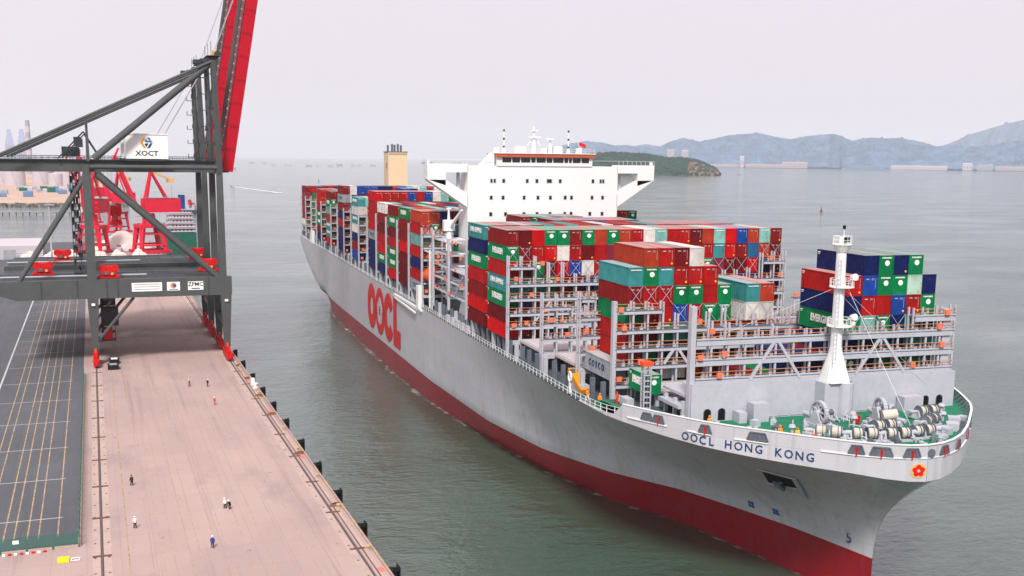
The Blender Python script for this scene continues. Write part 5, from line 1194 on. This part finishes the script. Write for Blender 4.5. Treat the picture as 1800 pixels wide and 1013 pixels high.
spreader(Q(170, 70.0, QZ+22.7), QROT, 'dim red spreader farther back beside the seaside leg')
hs_ = spreader(Q(170, 93.8, QZ+33.5), QROT+.5, 'red spreader hanging on ropes below the crane girder', hang=9.5); hs_.scale = (.6, .6, 1.75)
# ================================================================== FAR THINGS
def port_crane(a, b_, label, s=1.0, rot=0.0, jib=1.0):
    e = empty('luffing_crane', Q(a, b_, QZ), QROT+rot, label, 'crane', 'red luffing cranes at the far berth'); e.scale = (s, s, s)
    for x in (-5.5, 5.5):
        for y in (-5.5, 5.5): b = MB(); b.beam((x, y, 0), (x*.75, y*.75, 14), 1.3, 1.3, w2=1.9, h2=1.9); b.build('portal_leg', port_red, e)
    b = MB()
    for x in (-5.5, 5.5): b.box((x, 0, 1.0), (1.8, 15, 1.5)); b.box((x, 0, 4.6), (1.0, 10, .9))
    for y in (-5, 5): b.box((0, y, 4.8), (10, 1, .9))
    b.build('sill', port_red, e)
    b = MB(); b.box((0, 0, 14.8), (10.6, 10.6, 1.8)); b.box((0, 0, 10.5), (9.6, 9.6, .7)); b.build('portal_ring', port_red, e)
    b = MB(); b.tube((0, 0, 15.7), (0, 0, 21.6), 3.0, 14, 2.5); b.build('turret', port_red, e)
    b = MB(); b.box((0, -5.4, 26), (8, 15, 7.4)); h_ = b.build('machine_house', port_red, e); ubox('house_rail', (0, -5.4, 30.2), (7.6, 14.5, .15), far_grey, h_)
    b = MB(); b.box((3.2, 4.4, 24.5), (2.6, 3, 3)); b.build('cab', far_white, e)
    for x in (-1.8, 1.8):
        b = MB(); b.beam((x, 2.4, 22), (x*.4, -1.5, 45), 1.3, 1.3, w2=.8, h2=.8); b.beam((x, -8, 29.5), (x*.4, -1.5, 45), .7, .7); b.build('mast', port_red, e)
        b = MB(); b.beam((x, 4.6, 23), (x*.5, 4.6+16*jib, 23+30), 1.2, 1.6, w2=.7, h2=.9); b.build('jib', port_red, e)
    b = MB(); b.beam((0, -1.5, 45.2), (0, 4.6+15.5*jib, 52), .6, .6); b.build('tie_rod', port_red, e)
    b = MB(); b.beam((0, 4.6+18*jib, 49), (0, 6+10*jib, 57), 1.1, 1.1, w2=.6, h2=.6); b.beam((0, 4.6+18*jib, 49), (0, 11+21*jib, 42), 1.0, 1.0, w2=.6, h2=.6); b.build('fly_jib', port_red, e)
    b = MB(); b.beam((0, -1.5, 44.5), (0, -9.5, 40.5), 1.0, 1.0); b.box((0, -10, 39.6), (3.4, 2.4, 2.4)); b.build('counterweight', logo_gold, e)
    b = MB()
    for k in range(6): b.box((3.6, 3.6, 16+1.9*k), (2.2, 2.2, .1)); b.box((-3.2, 3.6, 16.5+3*k), (1.2, 1.2, .1))
    b.build('ladder_landing', port_red, e); return e
port_crane(468, 71, 'tall red luffing crane with box house seen under the quay crane girder', 1.0, .25, .55).scale = (1.3, 1.3, 1.02)
port_crane(470, 101, 'red luffing crane half hidden behind the landside crane leg', .95, 1.2, .45).scale = (1.15, 1.15, 1.0)
port_crane(640, 84, 'smaller red luffing crane farther back between two others', .95, -.6, .8)
port_crane(760, 102, 'farthest red luffing crane with a long raised jib', .95, .5, 1.0)
# white sand heap, tarpaulin mounds, shed, truck
def heap(a, b_, L_, W_, H, m_, nm, label, cat, seed):
    rn = random.Random(seed); n, k = 20, 12; V = []
    for i in range(n+1):
        for j in range(k+1):
            u, v = i/n*2-1, j/k*2-1; z = H*max(0, 1-abs(u)**1.8)*max(0, 1-abs(v)**1.5)*(1+.18*math.sin(u*5+seed)+rn.uniform(-.06, .06)); V.append((u*L_/2, v*W_/2, z))
    b = MB(); b.add(V, [(i*(k+1)+j, (i+1)*(k+1)+j, (i+1)*(k+1)+j+1, i*(k+1)+j+1) for i in range(n) for j in range(k)])
    o = b.build(nm, m_, smooth=True); o.location = Q(a, b_, QZ); o.rotation_euler = (0, 0, QROT+PI/2); return tag(o, label, cat)
heap(505, 86, 34, 26, 9, sand, 'sand_heap', 'large white sand heap beside the red luffing crane', 'sand heap', 2)
heap(486, 82, 22, 9, 5, mat('grey_gravel', (196, 186, 184), .9, var=.2, scale=.3), 'gravel_heap', 'pale grey gravel heap in front of the white sand', 'gravel heap', 3)
for i, (b_, w_) in enumerate(((98, 9), (88.5, 10), (78, 10.5), (112, 9), (122, 10), (133, 10))):
    heap(440, b_, w_, 8, 4.2, sand, 'covered_mound', 'white sheeted mound, %s from the sea in the row behind the platform' % ORD[sorted([98, 88.5, 78, 112, 122, 133]).index(b_)], 'mound', 5+i)
tk = empty('truck', Q(478, 87.6, QZ+.01), QROT, 'small truck with plum coloured load by the sand heap', 'truck')
ubox('cab', (-2.4, 0, 1.6), (2.0, 2.4, 2.4), far_white, tk); ubox('body', (1.2, 0, 2.2), (5.0, 2.5, 3.0), mat('plum_paint', (150, 70, 90)), tk)
for x in (-2.4, .4, 2.6):
    for y in (-1, 1): utube('wheel', (x, y-.15, .5), (x, y+.15, .5), .5, rubber, tk)
sh_ = empty('warehouse', Q(455, 160, QZ), QROT, 'long low white warehouse roof at the left edge beyond the crane', 'warehouse')
b = MB(); b.prism([(-14, 0), (14, 0), (14, 7), (0, 10), (-14, 7)], (0, -34, 0), (1, 0, 0), (0, 0, 1), (0, 60, 0)); b.build('wall', far_white, sh_); ubox('door', (-14.05, 0, 2.5), (.1, 6, 5), far_grey, sh_); ubox('door', (-14.05, -18, 2.5), (.1, 6, 5), far_grey, sh_)
for i, (a, b_) in enumerate(((300, 117), (330, 146))):
    lp = empty('lamp_mast', Q(a, b_, QZ), QROT, ['tall white lamp mast standing behind the landside crane leg', 'white lamp mast at the left edge of the yard'][i], 'lamp mast')
    b = MB(); b.tube((0, 0, 0), (0, 0, 34), .45, 8, .25); b.build('pole', far_white, lp); ubox('lamp_head', (0, 0, 34.2), (1.2, 3.6, .6), far_grey, lp)
# moored coaster with blue funnel
def vessel(name, loc, rz, L_, W_, H, hullm, label, cat='ship', group=None, house=None, extra=True):
    e = empty(name, loc, rz, label, cat, group)
    pl = [(-L_/2, -W_/2*.8), (-L_/2, W_/2*.8), (-L_/2*.8, W_/2), (L_/2*.6, W_/2), (L_/2*.85, W_/2*.6), (L_/2, 0), (L_/2*.85, -W_/2*.6), (L_/2*.6, -W_/2), (-L_/2*.8, -W_/2)]
    n = len(pl); V = [(x*.94, y*.9, -1) for x, y in pl]+[(x, y, H*(1+.35*max(0, x/L_*2-.4))) for x, y in pl]
    b = MB(); b.add(V, [tuple(range(n)), tuple(range(n, 2*n))]+[(i, (i+1) % n, n+(i+1) % n, n+i) for i in range(n)]); b.build('hull', hullm, e)
    hx = house if house is not None else -L_*.33
    b = MB(); b.box((hx, 0, H*1.75), (L_*.12, W_*.8, H*1.5)); b.box((hx, 0, H*2.7), (L_*.1, W_*.6, H*.5)); b.build('superstructure', far_white, e)
    if extra: b = MB(); b.tube((hx, 0, H*2.8), (hx, 0, H*4.2), W_*.03+.1, 6); b.tube((L_*.3, 0, H), (L_*.3, 0, H*3), W_*.03+.1, 6); b.build('mast', far_grey, e)
    return e
cv = empty('bulk_carrier', Q(600, 48, 0), QROT, 'moored bulk ship with white accommodation tiers and a blue funnel', 'ship')
b = MB(); b.prism([(-55, -9), (-55, 9), (50, 9), (62, 0), (50, -9)], (0, 0, -1), (1, 0, 0), (0, 1, 0), (0, 0, 11)); b.build('hull', boat_green, cv)
for k in range(5):
    b = MB(); b.box((-46+k*.8, 0, 11.6+2.9*k), (13-1.2*k, 17.5-.9*k, 2.1)); tr2 = b.build('accommodation_tier', far_white, cv); ubox('tier_deck', (-46+k*.8, 0, 13+2.9*k), (15-1.2*k, 18.8-.9*k, .3), far_white, tr2)
    for q in range(6): ubox('window', (-52.6+k*1.4, -6.2+2.4*q*(1-.06*k), 11.8+2.9*k), (.1, .8, .8), black_glass, tr2)
b = MB(); b.box((-41, -1.5, 29), (4.5, 4, 9.5)); b.build('funnel', boat_blue, cv); b = MB(); b.tube((-44, 5, 24), (-44, 5, 40), .9, 8, .5); b.build('mast', far_white, cv)
for x in (-20, 5, 30): b = MB(); b.box((x, 0, 11), (18, 11, 2)); b.build('hatch', far_grey, cv)
b = MB(); b.box((-34, 6.5, 16), (2.5, 3, 12)); b.build('deck_crane', far_grey, cv)
tg = vessel('tugboat', (-995, -62, 0), 2.6, 30, 10, 3.2, steel_dark, 'red and white tug crossing behind the quay crane legs', 'tug', house=2)
b = MB(); b.tube((-2, 0, 9), (-2, 0, 14), 1.6, 10); b.build('funnel', port_red, tg); b = MB(); b.box((2, 0, 9.6), (3.2, 5, 2)); b.build('wheelhouse', port_red, tg)
# across the basin: storage tanks, stacks of gear, sheds
for i, (a, b_, r, h) in enumerate(((1890, 222, 17, 24), (1900, 158, 12, 20), (1905, 138, 13, 26), (1900, 110, 13, 26), (1960, 182, 16, 26), (2020, 250, 18, 22))):
    e = empty('storage_tank', Q(a, b_, 4.0), QROT, 'white storage tank across the basin, %s from the left of the row' % ORD[[1, 3, 4, 5, 2, 0][i]], 'tank', 'storage tanks across the basin')
    b = MB(); b.tube((0, 0, 0), (0, 0, h), r, 28); b.build('shell', far_white, e); b = MB(); b.tube((0, 0, h), (0, 0, h+2), r, 28, .5); b.build('roof', far_white, e)
    b = MB(); b.beam((-r-.4, -4, 0), (-r-.4, 4, h), .8, .3); b.build('stair', far_grey, e)
rb2 = random.Random(31)
for i in range(26):
    a, b_ = 1340+rb2.random()*420, 66+5.8*i+rb2.random()*3; L_ = rb2.uniform(6, 12); m_ = rb2.choice((far_blue, far_blue, boat_green, far_white, far_grey, far_grey, port_red))
    e = empty('storage_shed', Q(a, b_, 4.0), QROT, 'small %s shed across the basin, %s from the right in the row' % (m_.name.split('_')[-1], (ORD+['twenty-fourth', 'twenty-fifth', 'twenty-sixth'])[i]), 'shed', 'sheds across the basin')
    b = MB(); hh = rb2.uniform(3, 6.5); b.box((0, 0, hh/2), (rb2.uniform(8, 16), L_, hh)); b.build('wall', m_, e); b = MB(); b.prism([(-5, hh), (5, hh), (0, hh+1.6)], (0, -L_/2, 0), (1, 0, 0), (0, 0, 1), (0, L_, 0)); b.build('roof', m_, e)
jt = MB()
for k in range(34): jt.tube(Q(985, 110+k*6, -2), Q(985, 110+k*6, 2.6), .5, 6)
jt.box(Q(985, 215, 3.0), (6, 216, .8), rz=QROT); tag(jt.build('jetty', far_grey), 'thin grey jetty on piles crossing the basin at left', 'jetty')
gant = MB()
for b_ in (70, 78, 92, 104, 118): gant.box(Q(2100, b_, 24), (1.5, 1.5, 40)); gant.box(Q(2100, b_+4, 40), (1.2, 9, 1.2), rz=QROT)
tag(gant.build('pipe_gantry', far_grey), 'grey pipe gantry behind the storage tanks', 'gantry')
def tower(name, loc, w_, d_, h, label, cat, m_, taper=.75, parts=True, group=None):
    e = empty(name, loc, QROT, label, cat, group)
    b = MB(); b.beam((0, 0, 0), (0, 0, h*.6), d_, w_); b.beam((0, 0, h*.6), (0, 0, h), d_, w_, w2=d_*taper*.6, h2=w_*taper); b.build('wall', m_, e)
    b = MB()
    for k in range(int(h/9)): b.box((-d_/2-.1, 0, 5+9*k), (.3, w_*.86, 2.6)) if 5+9*k < h*.58 else None
    if b.v: b.build('window_band', far_grey, e)
    return e
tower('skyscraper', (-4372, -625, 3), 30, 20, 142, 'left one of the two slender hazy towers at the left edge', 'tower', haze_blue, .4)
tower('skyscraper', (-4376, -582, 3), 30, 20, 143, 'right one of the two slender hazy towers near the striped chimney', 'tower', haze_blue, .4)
chm = empty('power_chimney', (-2987, -417, 3), 0, 'tall chimney with grey and white bands behind the crane stays', 'chimney')
for k in range(9): b = MB(); z = 15.5*k; b.tube((0, 0, z), (0, 0, z+15.5), 8.6-.38*k, 16, 8.6-.38*(k+1), cap=k == 8); b.build('band', far_grey if k % 2 == 0 else far_white, chm)
b = MB(); b.box((0, 0, 20), (40, 90, 40)); o = b.build('power_plant', far_white); o.location = (-3040, -470, 3); tag(o, 'pale hazy plant building at the foot of the striped chimney', 'building')
b = MB(); b.box((0, 0, 14), (40, 160, 28)); b.box((0, 30, 34), (30, 40, 14)); o = b.build('power_plant', far_white); o.location = (-3100, -330, 3); tag(o, 'long pale hazy plant building right of the striped chimney', 'building')
# ships at anchor, boats, buoys
for i, (x, y, L_, H, m_) in enumerate(((-8400, 560, 120, 8, far_grey), (-8350, 640, 90, 7, far_grey), (-6700, 560, 70, 7, far_white), (-6650, 640, 90, 8, far_white), (-6300, 720, 85, 8, far_grey), (-6400, 790, 70, 7, far_white), (-6350, 850, 70, 7, far_grey), (-6500, 930, 80, 7, far_grey), (-7200, 1030, 100, 8, far_grey), (-6900, 1090, 150, 9, far_white), (-6850, 1190, 90, 8, far_grey), (-9500, 2160, 260, 18, far_blue), (-9400, 2400, 240, 18, far_grey))):
    vessel('anchored_ship', (x, y, 0), 1.3+.25*math.sin(i*2.1), L_*.42, L_*.09, H*.7, m_, 'small hazy ship at anchor on the horizon, %s from the left' % ORD[i], 'ship', 'ships at anchor near the horizon')
vessel('coaster', (-4790, 190, 0), 1.5, 60, 11, 5, far_grey, 'small white coaster just right of the red boom foot', 'ship')
pbt = vessel('speedboat', (-2004, 40, 0), PI+.12, 26, 7, 2.4, far_white, 'speedboat running left ahead of its long white wake', 'boat')
wk = MB()
V = []; nW = 26
for i in range(nW+1):
    t = i/nW; x, y = -1990+380*t, 40+52*t; wd = 3+16*t**.8
    V += [(x, y-wd*(.5+.1*math.sin(i*2.3)), .25), (x, y, .9*(1-t)+.3), (x, y+wd*(.5+.1*math.sin(i*1.7)), .25)]
wk.add(V, [f for i in range(nW) for f in ((3*i, 3*i+1, 3*i+4, 3*i+3), (3*i+1, 3*i+2, 3*i+5, 3*i+4))])
fm_ = bpy.data.materials.new('wake_foam'); fm_.use_nodes = True; fn_ = fm_.node_tree.nodes; fl_ = fm_.node_tree.links
fn_['Principled BSDF'].inputs['Base Color'].default_value = (.85, .85, .85, 1); tn = fn_.new('ShaderNodeTexNoise'); tn.inputs['Scale'].default_value = .12; tn.inputs['Detail'].default_value = 6
gg = fn_.new('ShaderNodeNewGeometry'); fl_.new(gg.outputs['Position'], tn.inputs['Vector']); mr_ = fn_.new('ShaderNodeMapRange'); mr_.inputs['From Min'].default_value = .4; mr_.inputs['From Max'].default_value = .6
fl_.new(tn.outputs['Fac'], mr_.inputs['Value']); fl_.new(mr_.outputs['Result'], fn_['Principled BSDF'].inputs['Alpha'])
wf = fm_.copy(); wf.name = 'thin_foam'; wf.node_tree.nodes['Noise Texture'].inputs['Scale'].default_value = .35; mrr = wf.node_tree.nodes['Map Range']; mrr.inputs['From Min'].default_value = .5; mrr.inputs['From Max'].default_value = .75; mrr.inputs['To Max'].default_value = .4
tag(FOAM.build('waterline_foam', wf), 'faint broken foam along the ship waterline', 'foam', kind='stuff')
tag(wk.build('boat_wake', fm_), 'white foaming wake behind the speedboat', 'wake', kind='stuff')
for i, (x, y, lab) in enumerate(((-975, 668, 'small dark channel buoy on the open water at right'), (-2534, 274, 'small channel buoy above the stern container stacks'))):
    e = empty('channel_buoy', (x, y, 0), 0, lab, 'buoy'); b = MB(); b.tube((0, 0, -.5), (0, 0, 1.2), 1.6, 12); b.build('float', hull_red, e); b = MB(); b.tube((0, 0, 1.2), (0, 0, 5), .9, 8, .3); b.tube((0, 0, 5), (0, 0, 6.2), .5, 8); b.build('tower', steel_dark, e)
vessel('fishing_boat', (-3930, 2180, 0), 1.0, 18, 5, 2, steel_dark, 'tiny dark fishing boat off the tip of the wooded island', 'boat')
# far shore buildings
FB = [('tower_block', (-8390, 3985, 3), 60, 40, 148, 'left hazy pink tower block behind the wooded island', far_pink), ('tower_block', (-8338, 4090, 3), 55, 40, 145, 'right hazy pink tower block behind the wooded island', far_pink),
      ('tower_block', (-8090, 4490, 3), 34, 30, 96, 'lone pale tower on the far shore below the hills', far_white), ('shore_building', (-8120, 4330, 3), 260, 60, 34, 'long low pale building right of the island on the far shore', far_white),
      ('shore_building', (-8000, 4690, 3), 380, 60, 42, 'wide pale building on the far shore right of the lone tower', far_white), ('shore_building', (-7900, 4870, 3), 200, 60, 70, 'stepped white building on the far shore under the hills', far_white),
      ('shore_building', (-7550, 5300, 3), 300, 60, 30, 'bluish roofed shed on the far shore', far_blue), ('shore_building', (-7330, 5640, 3), 420, 70, 44, 'long white factory shed on the right far shore, nearer end', far_white),
      ('shore_building', (-7120, 5930, 3), 70, 60, 78, 'tall white mill block on the right far shore', far_white), ('shore_building', (-7060, 6020, 3), 80, 60, 56, 'grey silo house beside the tall white mill block', far_grey),
      ('shore_building', (-7020, 6060, 3), 40, 40, 68, 'narrow grey silo tower right of the silo house', far_grey), ('shore_building', (-6890, 6260, 3), 400, 70, 46, 'long white factory shed at the right picture edge', far_white)]
for nm, loc, w_, d_, h, lab, m_ in FB:
    az = math.atan2(loc[1]+89, loc[0]-196)
    h = h*(.62 if nm == 'shore_building' else .9); m_ = far_pink if m_ is far_white and len(lab) % 2 else m_
    e = empty(nm, loc, az, lab, 'building', 'buildings on the far shore'); b = MB(); b.box((0, 0, h/2), (d_, w_, h)); b.build('wall', m_, e)
    b = MB(); b.prism([(-d_/2, h), (d_/2, h), (0, h+min(8, h*.15))], (0, -w_/2, 0), (1, 0, 0), (0, 0, 1), (0, w_, 0)); b.build('roof', m_, e)
    b = MB()
    for k in range(max(3, int(w_/22))): b.box((-d_/2-.3, -w_/2+(k+.5)*w_/max(3, int(w_/22)), h*.45), (.4, 9, h*.35))
    b.build('window_band', far_grey, e)
rs = MB()
for k in range(160): t = k/160; rs.box((-8560+1640*t+rb2.uniform(-20, 20), 4480+1900*t, 3+rb2.random()*5), (30, rb2.uniform(15, 50), rb2.uniform(5, 14)), rz=.9)
tag(rs.build('shore_scrub', forest), 'dark scrub and rocks along the far shoreline', 'scrub', kind='stuff')
# ================================================================== PEOPLE
def person(loc, rz, top, legs, label, helmet=white_paint, crouch=0.0, stride=.14, arm=.1, wide=1.0):
    e = empty('person', loc, rz, label, 'person', 'people on the quay and the ship')
    hp = .92*(1-.35*crouch); fx = .32*crouch; sh = (fx*1.1, 0, hp+.5*(1-.25*crouch)); J = {}
    P = [((0, 0, hp), .14), ((fx*.5, 0, hp+.26), .15), (sh, .15), ((sh[0]+.04, 0, sh[2]+.1), .065), ((sh[0]+.06, 0, sh[2]+.2), .095), ((sh[0]+.07, 0, sh[2]+.31), .085)]
    E = [(0, 1), (1, 2), (2, 3), (3, 4), (4, 5)]
    for sg in (-1, 1):
        k = len(P); st_x = stride*sg
        P += [((0, sg*.1, hp-.05), .1), ((.22*crouch+st_x*.5, sg*.11, hp*.52), .075), ((st_x*.9, sg*.11, .09), .055), ((st_x*.9+.16, sg*.12, .045), .042)]; E += [(0, k), (k, k+1), (k+1, k+2), (k+2, k+3)]
        k = len(P)
        P += [((sh[0], sg*.2*wide, sh[2]-.02), .07), ((sh[0]+.02-arm*sg*.5, sg*.27*wide, sh[2]-.3), .055), ((sh[0]+.12+arm*sg*.6, sg*.25*wide, sh[2]-.55), .042), ((sh[0]+.15+arm*sg*.6, sg*.25*wide, sh[2]-.66), .035)]; E += [(2, k), (k, k+1), (k+1, k+2), (k+2, k+3)]
    me = bpy.data.meshes.new('body'); me.from_pydata([p for p, _ in P], E, []); o = bpy.data.objects.new('body', me); C.objects.link(o)
    o.modifiers.new('skin', 'SKIN'); sv = me.skin_vertices[0].data
    for i, (_, r) in enumerate(P): sv[i].radius = (r, r); sv[i].use_root = i == 0
    dg = bpy.context.evaluated_depsgraph_get(); nm = bpy.data.meshes.new_from_object(o.evaluated_get(dg)); bpy.data.objects.remove(o)
    nm.name = 'body'; nm.materials.clear()
    for m_ in (legs, top, skin): nm.materials.append(m_)
    for pg in nm.polygons:
        c = pg.center; pg.use_smooth = True
        handy = abs(c.y) > .18 and c.z < sh[2]-.52 and c.z > sh[2]-.75
        pg.material_index = 2 if c.z > sh[2]+.1 or (handy and c.z > .5) else (1 if c.z > hp-.02 or abs(c.y) > .19 else 0)
    link(bpy.data.objects.new('body', nm), e)
    b = MB(); hz_ = sh[2]+.3; n = 10
    b.tube((sh[0]+.07, 0, hz_), (sh[0]+.07, 0, hz_+.1), .125, n, .11); b.tube((sh[0]+.07, 0, hz_+.1), (sh[0]+.07, 0, hz_+.16), .11, n, .05); b.tube((sh[0]+.1, 0, hz_-.01), (sh[0]+.1, 0, hz_+.015), .16, n); b.build('helmet', helmet, e)
    return e
blk = mat('cloth_black', (26, 26, 30), .9); wht = mat('cloth_white', (232, 232, 230), .9); blu = mat('cloth_blue', (30, 64, 150), .9); grn = mat('cloth_olive', (96, 112, 92), .9); brn = mat('cloth_brown', (70, 52, 52), .9); red_c = mat('cloth_red', (206, 70, 56), .9)
QP = QZ+.02
person(Q(-18.4, 83.1, QP), QROT+.6, wht, blk, 'person in white shirt and helmet bending beside a dark clad person', crouch=.25)
person(Q(-18.9, 82.45, QP), QROT+2.4, blk, blk, 'person in black bending toward the one in white shirt', helmet=wht, crouch=.6)
person(Q(-23.8, 96.8, QP), QROT+PI*.1, wht, blk, 'person in white shirt and black trousers walking near the landside rail')
person(Q(-36.2, 86.8, QP), QROT, blu, blk, 'person in blue jacket and white helmet walking nearest the camera')
person(Q(-.9, 96.5, QP), QROT+.4, brn, blk, 'person in dark jacket walking behind the white shirted one', helmet=brn)
person(Q(79.8, 80.7, QP), QROT+1, grn, grn, 'person in olive clothes standing far out on the quay, left of another')
person(Q(78.6, 76.6, QP), QROT-1, blk, blk, 'person in dark clothes standing far out on the quay, right of another')
person(Q(57.8, 77, QP), QROT+2, red_c, red_c, 'person in red overalls standing on the quay nearer the edge')
orc = mat('cloth_orange', (244, 150, 40), .85); yel = mat('cloth_yellow', (246, 190, 60), .85)
person((41.4, -28.3, 22.95), .3, orc, wht, 'crew member in orange jacket at the side rail by the amber chute', helmet=safety_orange)
person((45.2, -27.8, 22.95), -.4, orc, orc, 'crew member in orange overalls at the side rail, right of another', helmet=orc)
person((49.2, -26.7, FD+.02), -.6, red_c, red_c, 'crew member in red overalls in front of the white machine', helmet=red_c)
person((66.6, -20.6, FD+.02), -.8, orc, orc, 'crew member in orange looking over the bulwark near the breakwater doors', helmet=orc)
person((73.9, -14.2, FD+.02), -.8, orc, yel, 'crew member in pale orange by the windlass at the bulwark', helmet=orc)
person((75.6, -12.7, FD+.02), -.6, yel, yel, 'crew member in yellow overalls at the bulwark before the rope drums', helmet=safety_orange)
for o in bpy.data.objects:
    if o.type == 'MESH' and o.parent is None and o.name.split('.')[0] in ('dock_fender',): pass
